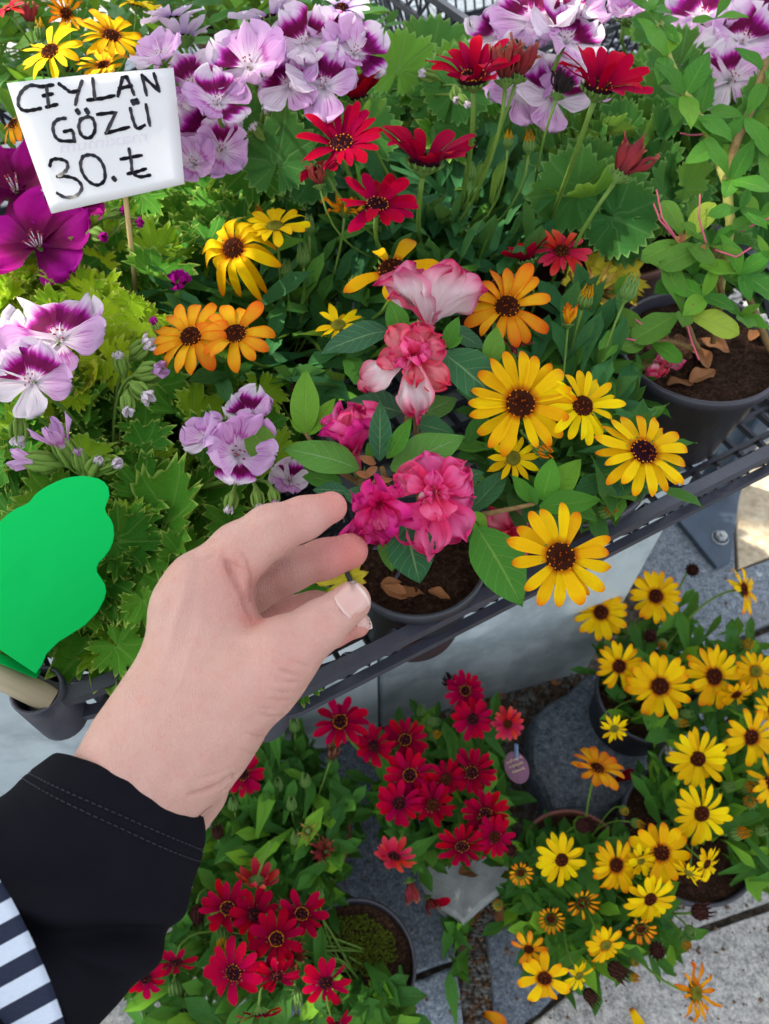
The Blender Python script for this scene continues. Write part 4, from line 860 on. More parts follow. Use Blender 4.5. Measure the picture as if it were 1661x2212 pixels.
azalea_flower(az, 936, 1062, 84, 0, (.15, .15, 1), (('pink', 3, 8, 1.1, 1.0, 20, 170), ('pink', 2, 4, 1.5, .85, 235, 90), ('pink', 2, 12, .95, 1.1, 330, 80), ('pink', 3, 34, .85, 1.0, 30, 360), ('pale', 1, 46, .55, .9, 200, 60), ('pink', 3, 58, .55, 1.0, 100, 360)), 0, d=.432)
azalea_flower(az, 820, 1085, 84, 0, (.0, -.55, 1), (('deep', 3, 16, 1.25, 1.0, 215, 130), ('deep', 3, 26, .85, 1.0, 20, 150), ('deep', 3, 50, .95, 1.0, 200, 180), ('pink', 2, 58, .8, .9, 230, 90)), 0, d=.420)
azalea_flower(az, 1100, 1148, 70, 0, (.3, .1, 1), (('rose', 5, 30, 1.0, .8, 0, 360),), 0, d=.50, stem=False)
for b, t, d0, d1, k, w, f in (
    ((955, 760), (1092, 866), .462, .455, 'azalea', 1.55, (.2, .3, 1)), ((842, 712), (690, 742), .47, .462, 'azalea', 1.1, (-.1, .5, 1)), ((868, 725), (846, 650), .468, .458, 'azaleaf', 1.5, (.1, .2, 1)),
    ((775, 1012), (610, 952), .44, .44, 'azalea', 1.05, (-.1, .5, 1)), ((820, 995), (822, 866), .435, .425, 'azalea', 1.0, (.1, .1, 1)), ((836, 990), (890, 903), .435, .428, 'azaleaf', .95, (.3, .1, 1)),
    ((845, 1015), (1003, 930), .44, .438, 'azalea', 1.05, (.1, .45, 1)), ((872, 1125), (908, 1262), .425, .432, 'azalea', 1.65, (.0, .15, 1)), ((845, 1140), (842, 1240), .435, .44, 'azalea', 1.3, (-.2, .2, 1)),
    ((660, 938), (655, 796), .455, .448, 'azaleaf', 1.05, (-.1, .2, 1)), ((665, 940), (722, 858), .455, .452, 'azaleaf', .85, (.2, .3, 1)), ((652, 935), (628, 905), .455, .452, 'azaleaf', .9, (0, .3, 1)),
    ((752, 1062), (672, 1050), .43, .432, 'azalea', 1.0, (0, .5, 1)), ((1060, 792), (1073, 704), .468, .462, 'azaleao', 1.3, (.1, .2, 1)), ((960, 752), (992, 682), .462, .458, 'azaleaf', 1.0, (.1, .2, 1)), ((968, 752), (1000, 725), .462, .46, 'azaleaf', 1.0, (.1, .2, 1)),
    ((968, 712), (1052, 742), .475, .472, 'azalea', 1.3, (0, .6, 1)), ((1030, 1140), (1137, 1300), .448, .430, 'azaleaf', 1.35, (.2, .2, 1)), ((1018, 1112), (953, 1094), .445, .44, 'azaleaf', 1.3, (0, .3, 1)),
    ((1170, 1080), (1198, 992), .455, .448, 'azaleaf', 1.35, (.1, .2, 1)), ((1175, 1082), (1260, 990), .458, .455, 'azaleaf', 1.1, (.2, .3, 1)), ((1165, 1095), (1300, 1078), .452, .446, 'azaleaf', 1.0, (.1, .4, 1)), ((1150, 1085), (1112, 1028), .455, .45, 'azaleaf', 1.1, (-.1, .3, 1)), ((1150, 1108), (1218, 1172), .452, .445, 'azalea', 1.5, (.2, .1, 1)), ((1160, 1090), (1150, 1050), .452, .448, 'azaleaf', .8, (0, .3, 1)),
    ((592, 1005), (528, 902), .448, .444, 'azaleao', 1.25, (-.2, .3, 1)), ((795, 1078), (743, 1064), .428, .424, 'azalea', 1.7, (0, .2, 1)), ((740, 1045), (650, 1025), .445, .45, 'azaleaf', 1.2, (0, .5, 1)),
    ((870, 890), (745, 855), .475, .48, 'azalea', 1.3, (0, .5, 1)), ((905, 900), (990, 850), .47, .478, 'azalea', 1.2, (.1, .5, 1)), ((900, 915), (985, 935), .455, .462, 'azalea', 1.3, (.1, .4, 1)), ((1015, 1105), (1100, 1010), .455, .465, 'azalea', 1.0, (.1, .5, 1)), ((1010, 1110), (1060, 1150), .45, .452, 'azaleaf', 1.5, (.1, .3, 1)), ((950, 1050), (1050, 1010), .445, .452, 'azalea', 1.1, (.1, .5, 1)), ((1005, 960), (1060, 880), .475, .49, 'azaleaf', .8, (.1, .5, 1)), ((800, 1000), (795, 960), .438, .43, 'azaleaf', .8, (0, .2, 1)), ((800, 1160), (838, 1095), .432, .43, 'azalea', 1.0, (0, .3, 1)), ((1020, 1120), (1020, 1180), .45, .458, 'azaleaf', 1.4, (0, .3, 1))):
    azleaf(az, b, t, d0, d1, k, w, f)
twig(az, [(900, 1190, .515), (850, 1080, .46), (825, 1010, .44)], .0028, .0016); twig(az, [(900, 1190, .515), (960, 1120, .475), (1060, 1108, .455), (1155, 1088, .453)], .0026, .0013); twig(az, [(850, 1080, .46), (880, 900, .475), (915, 720, .487)], .0022, .0015); twig(az, [(870, 1100, .47), (700, 1000, .46), (660, 935, .455)], .002, .0012)
for a, b in (((812, 1002, .437), (775, 985, .432)), ((815, 1008, .437), (785, 1030, .432)), ((800, 1030, .435), (770, 1020, .43)), ((830, 1030, .435), (800, 1050, .43)), ((820, 1040, .43), (850, 1035, .428))):
    p, q = WD(*a), WD(*b); put_leaf(az, 'brown', p, q-p, cdir(0, .2, 1), (q-p).length, 1.0, 'bud_scale')
# right azalea
ar = plant('azalea', 'potted azalea with fresh green leaf rosettes and pink pistils, black pot at the right edge', 1512, 742, .615, .070, 0.101, GREYP, 'potted azaleas')
def rosette(pl, px, py, d, n, lp, kind, face=(0, .3, 1), wide=1.2, seed=0):
    n = max(3, round(n*.55)); lp *= 1.06; kind = {'azaleaf': 'azaleaf', 'azaleao': 'spato', 'azalea': 'azaleaf'}[kind]
    r = random.Random(int(px*3+py)+seed); c = WD(px, py, d); nn = cdir(*face); x = nn.orthogonal(); L0_ = lp/FPX*d
    for k in range(n):
        a = 2*math.pi*(k + r.uniform(-.3, .3))/n; q = (Matrix.Rotation(a, 3, nn) @ x); e = r.uniform(.05, .75); ax = q*(1-e*.6) + nn*e
        L = L0_*r.uniform(.65, 1.15)*(.8 if k % 3 == 0 else 1); put_leaf(pl, kind if r.random() > .2 else 'spatf', c, ax, nn - q*.4, L, wide*r.uniform(.68, .95), r=r)
for q in ((1425, 50, .583, 8, 85, 'azaleaf'), (1440, 120, .578, 6, 95, 'azaleaf'), (1480, 205, .573, 6, 110, 'azaleaf'), (1510, 250, .573, 4, 100, 'azaleaf'), (1400, 20, .585, 6, 80, 'azaleaf'), (1650, 150, .573, 6, 85, 'azaleaf'), (1610, 255, .568, 5, 90, 'azaleaf'), (1545, 40, .62, 5, 70, 'azaleaf'), (1470, 210, .60, 4, 85, 'azaleaf'), (1560, 310, .570, 8, 95, 'azaleaf'), (1580, 390, .560, 7, 105, 'azaleaf'), (1640, 320, .570, 6, 90, 'azaleaf'), (1600, 450, .562, 5, 100, 'azaleaf'),
          (1475, 520, .575, 8, 100, 'azaleao'), (1535, 530, .57, 8, 100, 'azaleao'), (1600, 590, .575, 9, 100, 'azalea'), (1640, 470, .575, 8, 90, 'azaleaf'), (1475, 675, .57, 9, 125, 'azaleao'), (1400, 735, .58, 7, 100, 'azaleao'), (1520, 640, .57, 8, 105, 'azaleaf'), (1600, 680, .585, 7, 80, 'azaleaf'), (1500, 590, .585, 7, 90, 'azalea'), (1655, 560, .58, 7, 80, 'azaleaf'), (1440, 590, .595, 6, 90, 'azaleao'), (1560, 590, .59, 6, 90, 'azaleaf')):
    rosette(ar, *q)
YTW = plain('azalea_twig_green', (.30, .30, .07), .7, .3, .2, 200)
twig(ar, [(1425, 50, .585), (1445, 130, .580), (1485, 210, .575), (1530, 290, .575)], .0030, .0036, YTW); twig(ar, [(1530, 290, .575), (1570, 400, .562), (1578, 480, .57), (1540, 700, .63)], .0034, .0040, YTW); twig(ar, [(1655, 130, .575), (1625, 230, .575), (1585, 320, .565), (1572, 410, .562)], .0028, .0036, AZSTEM)
twig(ar, [(1475, 680, .575), (1500, 740, .62), (1512, 760, .645)], .0022, .0026); twig(ar, [(1600, 600, .58), (1640, 700, .60), (1665, 760, .63)], .0022, .003); twig(ar, [(1400, 735, .585), (1460, 740, .61), (1500, 755, .64)], .0018, .0024); twig(ar, [(1540, 530, .575), (1560, 640, .60), (1540, 740, .63)], .002, .0026)
for pts in (((1465, 520, .57), (1430, 470, .565), (1418, 410, .565)), ((1465, 522, .57), (1425, 475, .57), (1412, 440, .57)), ((1525, 525, .565), (1510, 470, .56), (1512, 420, .56)), ((1545, 540, .565), (1590, 555, .56), (1622, 535, .56)), ((1530, 290, .59), (1490, 292, .585), (1470, 288, .58)), ((1480, 690, .565), (1495, 740, .56), (1510, 778, .562)), ((1400, 735, .575), (1370, 735, .57), (1335, 728, .57)), ((1410, 725, .575), (1385, 700, .57), (1372, 690, .57)), ((1600, 500, .57), (1640, 480, .56), (1665, 470, .56))):
    twig(ar, pts, .0007, .0006, PINKST, 'pistil')
azalea_flower(ar, 1422, 760, 62, 0, (.1, -.7, .6), (('pale', 5, 66, .95, .7, 0, 360), ('rose', 3, 74, .9, .7, 20, 360)), 0, d=.60, stem=False)
for p in ((1536, 285, .588), (1548, 300, .588), (1470, 525, .568), (1530, 535, .565), (1478, 672, .566), (1405, 730, .576)):
    for k in range(3):
        c = WD(*p); a = rng.uniform(0, 6.28); put_leaf(ar, 'brown', c, cdir(math.cos(a), math.sin(a), .7), cdir(0, 0, 1), .008, 1.1, 'bud_scale')
# ------------------------------------------------------------------ potted daisies on the paving
G2 = 'potted daisies on the paving'
def low(label, px, py, rim, R, h, mat, poly, seed, n=150, z=(.12, .19), nu=220, kind='daisy', mixk=('daisyf', .45)):
    p = plant('daisy_plant', label, px, py, rim, R, h, mat, G2)
    scatter(p, kind, n, poly, z[0], z[1], (.036, .064), seed, up=.8, mixk=mixk); undergrowth(p, 'daisy', nu, poly, .09, z[0]+.01, (.035, .055), seed+1); return p
rc = low('crimson daisies crowded in a pot on the broken marble slab', 985, 1735, .150, .048, .105, GREYP, [(840, 1600), (960, 1530), (1060, 1560), (1085, 1630), (1085, 1740), (1050, 1830), (950, 1860), (860, 1830), (800, 1720)], 41)
rl = low('sprawling leafy daisy plant with few red blooms in a terracotta pot by the wrist', 630, 1800, .130, .068, .13, TERRA, [(470, 1650), (600, 1600), (700, 1640), (770, 1720), (740, 1860), (700, 1960), (560, 1950), (440, 1990), (420, 1850), (420, 1750)], 43, n=230, z=(.12, .20), nu=300)
rb = low('dark crimson daisies over a black pot of mossy soil at the bottom', 768, 2085, .130, .064, .13, GREYP, [(280, 2060), (420, 1960), (560, 1980), (690, 2010), (730, 2110), (700, 2230), (500, 2230), (300, 2230)], 45, n=120, z=(.12, .19), nu=110)
scatter(rb, 'daisy', 26, [(720, 2140), (860, 2100), (900, 2230), (700, 2230)], .13, .17, (.05, .07), 47); scatter(rb, 'daisyf', 30, [(330, 1900), (480, 1950), (430, 2080), (250, 2150)], .1, .19, (.04, .06), 48)
for a in ((735, 1560, 60, 'red', 'pollen', (.1, .6, .8), 14), (875, 1597, 52, 'crimson', 'pollen', (.0, .2, 1), 15), (808, 1612, 46, 'crimson', 'dark', (-.2, .1, 1), 14), (1005, 1492, 46, 'red', 'pollen', (.0, .3, 1), 15), (1021, 1553, 47, 'red', 'dark', (.05, .2, 1), 14), (1096, 1564, 38, 'coral', 'plainbrown', (.1, .1, 1), 15), (885, 1673, 58, 'red', 'pollen', (.1, .0, 1), 15), (963, 1683, 48, 'crimson', 'plainbrown', (.1, .0, 1), 14), (1019, 1668, 52, 'crimson', 'ring', (.1, .0, 1), 17), (862, 1735, 52, 'red', 'dark', (-.1, -.1, 1), 14), (934, 1738, 50, 'crimson', 'plainbrown', (.0, -.1, 1), 15), (1048, 1755, 54, 'crimson', 'ring', (.1, -.1, 1), 16), (998, 1826, 60, 'crimson', 'ring', (.0, -.2, 1), 17), (1068, 1808, 46, 'red', 'plainbrown', (.1, -.2, 1), 16), (852, 1848, 54, 'coral', 'dark', (-.2, -.4, 1), 14)):
    D(rc, a[0], a[1], a[2], .225 - .00012*max(0, a[1]-1600), a[3], a[4], a[5], a[6], 4)
wilted(rc, 885, 1905, 40, .15, 'rust', (.25, -1, .3), elev=76, stem=False); wilted(rc, 925, 1940, 30, .06, 'rust', (.5, -1, .3), stem=False); bud(rc, 935, 1590, 16, .2, 'yellow', (.6, .5, .6)); bud(rc, 930, 1560, 16, .2, 'green', (.8, .2, .5)); wilted(rc, 975, 1480, 30, .2, 'black', (-.4, .8, .3)); bud(rc, 910, 1540, 15, .19, 'green')
D(rl, 525, 1672, 50, .22, 'red', 'ring', (.2, .1, 1), 14, 4); D(rl, 555, 1905, 54, .215, 'coral', 'none', (-.2, -1, -.1), 14, -28); wilted(rl, 715, 1640, 34, .205, 'dead', (.3, .9, .3), elev=74); D(rl, 665, 1795, 28, .20, 'straw', 'none', (.1, .2, 1), 11, 25, spread=.7); wilted(rl, 705, 1840, 36, .19, 'rust', (-.2, .6, .6), elev=40)
for x, y, k in ((636, 1570, 'green'), (600, 1700, 'green'), (630, 1740, 'green'), (640, 1815, 'green'), (505, 1740, 'green'), (660, 1690, 'green'), (470, 1800, 'dead'), (600, 1955, 'green')): bud(rl, x, y, 18, .19, k)
for a in ((492, 1960, 62, 'crimson', 'pollen', (.0, .1, 1), 15), (550, 1975, 54, 'crimson', 'dark', (.2, .1, 1), 13), (652, 1972, 58, 'crimson', 'pollen', (.1, .0, 1), 12), (597, 2027, 60, 'crimson', 'pollen', (.1, .2, 1), 13), (505, 2100, 68, 'red', 'ring', (.0, .0, 1), 13), (597, 2108, 52, 'crimson', 'dark', (.1, -.2, 1), 11), (703, 2122, 58, 'red', 'dark', (.05, .0, 1), 12), (315, 2112, 48, 'red', 'dark', (.2, .1, 1), 12), (380, 2078, 48, 'crimson', 'dark', (.0, -.5, 1), 11), (560, 2190, 52, 'crimson', 'dark', (.2, -.9, .5), 10), (720, 2215, 46, 'crimson', 'dark', (.3, -.6, 1), 10)):
    D(rb, a[0], a[1], a[2], .215, a[3], a[4], a[5], a[6], 2)
wilted(rb, 628, 2065, 40, .19, 'rust', (.3, .6, .6), elev=40); wilted(rb, 400, 2165, 40, .17, 'black', (.1, -.9, .4), elev=50); bud(rb, 380, 2135, 24, .17, 'green', (.2, -.8, .3)); bud(rb, 425, 1975, 22, .18, 'dead', (.1, -.9, .3)); bud(rb, 480, 2022, 22, .19, 'yellow', (.2, -.4, .8)); bud(rb, 640, 2150, 20, .18, 'green', (.2, -.7, .4)); bud(rb, 525, 2205, 22, .16, 'green', (-.6, -.3, .4)); bud(rb, 690, 1935, 15, .19, 'green')
# yellow ones
yu = low('golden daisies in the dark pot standing behind the granite block, upper right', 1400, 1495, .150, .064, .13, GREYP, [(1290, 1400), (1400, 1330), (1560, 1360), (1661, 1440), (1680, 1560), (1560, 1620), (1400, 1600), (1320, 1540)], 51, z=(.13, .19))
yr = low('golden daisies in the wide dark grey pot at the right edge', 1492, 1795, .125, .079, .125, GREYP, [(1450, 1680), (1600, 1560), (1690, 1640), (1690, 1900), (1600, 1910), (1560, 1800), (1440, 1760), (1400, 1690)], 53, n=120, z=(.12, .185), nu=120)
yl = low('golden daisies spilling from the terracotta pot in the lower right', 1242, 1885, .130, .068, .13, TERRA, [(1110, 1830), (1240, 1800), (1400, 1830), (1440, 1930), (1400, 2040), (1300, 2100), (1180, 2090), (1120, 2000), (1090, 1920)], 55, n=220, z=(.115, .19), nu=260)
for p, L in ((yu, ((1298, 1323, 60, 'yellow', 'plainbrown', (-.1, .2, 1), 14), (1416, 1288, 57, 'yellow', 'plainbrown', (.0, .3, 1), 16), (1606, 1272, 56, 'yellow', 'plainbrown', (.75, .2, .8), 15), (1337, 1439, 56, 'yellow', 'plainbrown', (-.1, .1, 1), 16), (1425, 1482, 70, 'yellow', 'plainbrown', (.0, .0, 1), 15), (1542, 1461, 66, 'yellow', 'plainbrown', (.1, .1, 1), 16), (1632, 1450, 44, 'yellow', 'green', (.2, .1, 1), 14), (1327, 1574, 34, 'point', 'green', (-.1, -.1, 1), 15), (1590, 1500, 40, 'yellow', 'plainbrown', (0, -.7, 1), 13))),
             (yr, ((1507, 1639, 66, 'pure', 'plainbrown', (.0, .0, 1), 17), (1622, 1592, 66, 'yellow', 'plainbrown', (.2, .0, 1), 15), (1515, 1757, 66, 'pure', 'plainbrown', (.1, -.1, 1), 15), (1662, 1690, 56, 'yellow', 'brown', (.5, .1, 1), 14), (1668, 1535, 44, 'yellow', 'brown', (.4, .2, 1), 14), (1526, 1866, 44, 'pure', 'plainbrown', (.4, -.1, .8), 15), (1488, 1885, 38, 'point', 'green', (-.6, -.6, .6), 16))),
             (yl, ((1290, 1660, 56, 'orange', 'brown', (.1, .9, .45), 13), (1213, 1857, 58, 'pure', 'plainbrown', (.0, .0, 1), 14), (1331, 1868, 60, 'yellow', 'plainbrown', (.0, .0, 1), 17), (1428, 1842, 66, 'yellow', 'brown', (.1, .0, 1), 11), (1404, 1942, 56, 'pure', 'plainbrown', (.1, -.1, 1), 15), (1384, 1858, 34, 'pure', 'green', (.3, .2, 1), 12), (1308, 2041, 46, 'yellow', 'green', (.0, -.1, 1), 13), (1176, 2112, 58, 'yellow', 'plainbrown', (-.1, -.2, 1), 11), (1250, 2107, 38, 'point', 'green', (.1, -.3, 1), 13), (1502, 2145, 60, 'worn', 'green', (.5, .2, .8), 13), (1142, 2050, 40, 'orange', 'brown', (-.3, -.1, 1), 10)))):
    for a in L: D(p, a[0], a[1], a[2], .215 if p is not yl else .21, a[3], a[4], a[5], a[6], 4)
for x, y, rp in ((1258, 1950, 42), (1190, 1985, 36), (1125, 1886, 32), (1384, 2006, 40)): D(yl, x, y, rp, .20, 'orange', 'brown', (.0, -.05, 1), 15, 30, scale2=.62, ds=1.9)
for x, y, k, p, rp in ((1405, 1372, 'dead', yu, 20), (1430, 1390, 'yellow', yu, 17), (1608, 1398, 'yellow', yu, 20), (1495, 1230, 'dead', yu, 20), (1395, 1325, 'green', yu, 16), (1465, 1560, 'yellow', yu, 16), (1480, 1545, 'green', yr, 18), (1612, 1700, 'yellow', yr, 22), (1618, 1735, 'yellow', yr, 22), (1590, 1800, 'yellow', yr, 22), (1640, 1795, 'green', yr, 16), (1570, 1700, 'green', yr, 17), (1347, 1750, 'yellow', yl, 15), (1373, 1778, 'yellow', yl, 15), (1258, 1783, 'dead', yl, 22), (1075, 1955, 'yellow', yl, 18),
                       (1105, 1838, 'dead', yl, 20), (1510, 1970, 'dead', yl, 24), (1420, 2052, 'dead', yl, 24), (1330, 2095, 'dead', yl, 24), (1273, 2150, 'dead', yl, 20), (1370, 2075, 'yellow', yl, 16), (1362, 2108, 'yellow', yl, 16), (1480, 2035, 'yellow', yl, 17), (1490, 2010, 'green', yl, 17)):
    bud(p, x, y, rp, .185, k, (rng.uniform(-.4, .5), rng.uniform(-.2, .6), .8))
for p, q in ((yl, [(1450, 1960), (1500, 2020), (1420, 2090), (1380, 2050)]), (yu, [(1480, 1280), (1560, 1300), (1480, 1420), (1420, 1400)]), (yr, [(1380, 1660), (1440, 1640), (1420, 1760), (1390, 1740)])): scatter(p, 'daisyf', 14, q, .10, .17, (.03, .05), 61)

# moss, weed, fallen leaves, plant tag, roots of litter
moss = []
MOSS = plain('moss', (.09, .12, .012), .9, .1, .4, 300, bump=.002)
mb = MB(); r = random.Random(77); c = W(770, 2030, .13)
for k in range(1500):
    q = W(*sample([(700, 1985), (790, 1975), (850, 2020), (860, 2070), (790, 2110), (740, 2070)], r), .119); s = r.uniform(.0006, .0018)
    v, f = ico(s); mb.add(np.array(v) + np.array((q.x, q.y, .119 + r.uniform(0, .003))), f)
o = link('moss', mb.build('moss', MOSS), rb, Matrix(), True); o['kind'] = 'stuff'
weed = thing('weed', 'small leafy weed growing from the joint between the granite slabs', 'weed', W(985, 2060, -.02)); weed['_base'] = tuple(W(985, 2060, -.01))
scatter(weed, 'daisyf', 18, [(955, 1990), (1010, 1980), (1020, 2090), (975, 2100)], .0, .035, (.035, .055), 63, up=1.0)
for b, t in (((985, 2050), (975, 1950)), ((990, 2060), (1010, 2110)), ((985, 2212), (970, 2100)), ((980, 2060), (1000, 2010))):
    p, q = W(*b, .01), W(*t, .03); put_leaf(weed, 'daisyf', p, q-p, cdir(0, .3, 1), (q-p).length, 1.1)
def litter(name, label, kind, px, py, z, size, mat_kind, group, a=None, d=None):
    me = rng.choice(LEAF[mat_kind] if mat_kind in LEAF else PET[mat_kind]); a = rng.uniform(0, 6.28) if a is None else a; p = WD(px, py, d) if d else W(px, py, z)
    ax = Vector((math.cos(a), math.sin(a), rng.uniform(0, .25))); o = link(name, me, None, frame(p, ax, Vector((rng.uniform(-.5, .5), rng.uniform(-.5, .5), 1)), size*.8, size*1.0, size*1.6)); tag(o, label, kind, group)
GL, GP = 'dry leaves on the soil and paving', 'fallen petals on the paving'
for lab, x, y, z, s, a in (('curled brown dry leaf on the soil just right of the thumbnail', 850, 1285, .608, .026, .3), ('rust brown dry leaf on the soil below the veined hanging azalea leaf', 880, 1290, .609, .024, 2.8), ('thin brown dry leaf at the right of the soil under the azalea', 925, 1275, .608, .020, -.4), ('pale brown dry leaf near the rim behind the thumbnail', 822, 1262, .608, .018, .1),
                           ('brown bark-like leaf in the right pot under the faded pink flower', 1440, 830, .606, .034, .2), ('large brown dry leaf in the middle of the right azalea pot', 1490, 825, .606, .036, .5), ('brown dry leaf standing up in the right azalea pot', 1530, 795, .608, .036, 1.9), ('orange brown dry leaf at the back of the right azalea pot', 1575, 760, .608, .034, 2.6), ('small brown dry leaf near the stem in the right azalea pot', 1620, 735, .608, .030, .8), ('brown dry leaf at the left of the right azalea pot', 1390, 800, .607, .026, .9),
                           ('tan dry leaf on the dirt strip beside the weed', 1015, 2000, -.015, .040, 1.2), ('brown dry leaf under the crimson daisies on the marble slab', 990, 1885, .048, .040, .2), ('brown dry leaf in the litter at the foot of the marble ledge', 1190, 1475, -.015, .032, .4), ('dark brown dry leaf on the gravel below the crate rim', 1070, 1510, -.015, .03, .9), ('reddish dry leaf on the dirt left of the terracotta pot', 1080, 2000, -.01, .03, 1.5)):
    litter('dry_leaf', lab, 'dry leaf', x, y, z, s, 'brown', GL, a)
for lab, x, y, k, s in (('yellow petal fallen on the paving at the bottom right', 1362, 2178, 'yellow', .03), ('orange petal fallen on the dirt strip at the bottom', 1045, 2190, 'orange', .034), ('red petal fallen on the granite block', 1330, 1685, 'crimson', .036), ('magenta petal on the dirt beneath the drooping red daisy', 930, 1950, 'crimson', .03)):
    litter('fallen_petal', lab, 'petal', x, y, .006 if k != 'crimson' else .06, s, k, GP)
tagp = WD(1116, 1658, .865)
pt_ = thing('plant_tag', 'small oval mauve plant tag with pale lettering beside the crimson daisies', 'plant tag', W(1120, 1700, 0))
nn = cdir(.1, .5, 1); M = frame(tagp, cdir(.9, .35, 0), nn, 1)
v, f = lathe([(.001, 0), (.0135, 0), (.0135, .0012), (.001, .0012)], 28); v = v*np.array((1.0, 1.35, 1)); link('tag_plate', mesh('tag_plate', v, f, plain('tag_mauve', (.17, .055, .12), .35, .5, .25, 70), smooth=False), pt_, M, True)
mb = MB(); r = random.Random(4)
for j in range(3):
    y = .008 - j*.0062; x = -.009 + .001*j
    while x < .008:
        mb.tube([(x, y, .0016), (x+.0012, y+r.uniform(.001, .003), .0016), (x+.0022, y+r.uniform(-.001, .001), .0016)], .00055, 5); x += r.uniform(.0022, .0034)
link('lettering', mb.build('lettering', plain('tag_cream', (.70, .55, .35), .6)), pt_, M, True)
mb = MB(); top = tagp + (M.to_3x3() @ Vector((0, .012, -.002))); mb.tube([top + Vector((.004, .012, .012)), tagp - nn*.003, tuple(W(1125, 1705, .0))], [.003, .003, .002], 6, flat=.35); link('tag_stake', mb.build('tag_stake', plain('tag_blue', (.16, .24, .40), .4)), pt_, Matrix(), True)
# gravel and litter along the foot of the ledge and between the slabs
mb = MB(); r = random.Random(8); STN = [plain('pebble_grey', (.16, .16, .15), .85, .2, .35, 80), plain('pebble_brown', (.12, .07, .04), .85, .2, .35, 80)]
for P, n in (([(830, 1565), (1272, 1445), (1290, 1475), (1160, 1540), (1000, 1600), (840, 1620)], 420), ([(975, 1950), (1050, 1985), (1085, 2260), (1010, 2260)], 420), ([(1040, 1560), (1160, 1540), (1160, 1760), (1060, 1760)], 160), ([(1000, 1960), (1120, 1900), (1150, 1960), (1060, 2030)], 120)):
    for k in range(n):
        x, y = sample(P, r); p = W(x, y, -.018); s = r.uniform(.0012, .0055)
        v, f = ico(s); v = np.array(v)*(r.uniform(.7, 1.4), r.uniform(.7, 1.4), r.uniform(.4, .8)); mb.add(v + np.array((p.x, p.y, -.019 + s*.3)), f, mi=0 if r.random() < .6 else 1)
for k in range(900):
    x, y = sample([(500, 1500), (1300, 1300), (1700, 1200), (1700, 2260), (450, 2260)], r); p = W(x, y, .003); s = r.uniform(.0006, .0022)*(2 if r.random() < .05 else 1); v, f = ico(s); mb.add(np.array(v)*(r.uniform(.6, 1.8), r.uniform(.6, 1.8), .6) + np.array((p.x, p.y, .003 + s*.3)), f, mi=1)
o = link('gravel', mb.build('gravel', STN, False)); tag(o, 'loose gravel and crumbs in the joints of the paving', None, None, 'stuff')
# ------------------------------------------------------------------ handwritten price card
PAPER = NT('card_paper'); PAPER.bump(PAPER.noise(PAPER.obj(), 500, 3), .0002, .4); PAPER = PAPER.fin((.76, .77, .79), .7, .3, .12)
INK = plain('marker_ink', (.008, .008, .018), .45, .4, .2, 200); GHOST = plain('show_through', (.68, .645, .72), .75, .2, .02, 200)
WOODS = plain('bamboo', (.50, .36, .16), .55, .35, .12, 60)
cTL, cTR, cBR, cBL = WD(12, 179, .500), WD(372, 145, .500), WD(397, 398, .532), WD(108, 462, .535)
sg = thing('price_sign', 'white handwritten price card on a thin bamboo skewer stuck among the pelargonium leaves', 'price sign', W(296, 690, .62))
o3 = (cTL+cTR+cBR+cBL)/4; ex = ((cTR-cTL)+(cBR-cBL)).normalized(); ez = ex.cross((cTL-cBL)+(cTR-cBR)).normalized()
if ez.dot(Vector((0, 0, CAM_H)) - o3) < 0: ez = -ez
V, U, nu, nv = [], [], 12, 12
def bil(s, t): return cTL.lerp(cTR, s).lerp(cBL.lerp(cBR, s), t)
def curl(s, t): return ez*(.0035*math.sin(s*3.0+.3) + .0015*math.sin(t*4+s*3) - .0028)
for side in (0, 1):
    for j in range(nv+1):
        for i in range(nu+1): V.append(tuple(bil(i/nu, j/nv) + curl(i/nu, j/nv) - ez*.0005*side)); U.append((i/nu, 1-j/nv))
m = nu+1; N = m*(nv+1); F = [(j*m+i, (j+1)*m+i, (j+1)*m+i+1, j*m+i+1) for j in range(nv) for i in range(nu)]
F += [tuple(q+N for q in f[::-1]) for f in F]
rim = list(range(m)) + [j*m+nu for j in range(1, nv+1)] + [nv*m+i for i in range(nu-1, -1, -1)] + [j*m for j in range(nv-1, 0, -1)]
F += [(rim[i], rim[(i+1) % len(rim)], rim[(i+1) % len(rim)]+N, rim[i]+N) for i in range(len(rim))]
card = link('card', mesh('card', V, F, PAPER, U), sg, Matrix(), True)
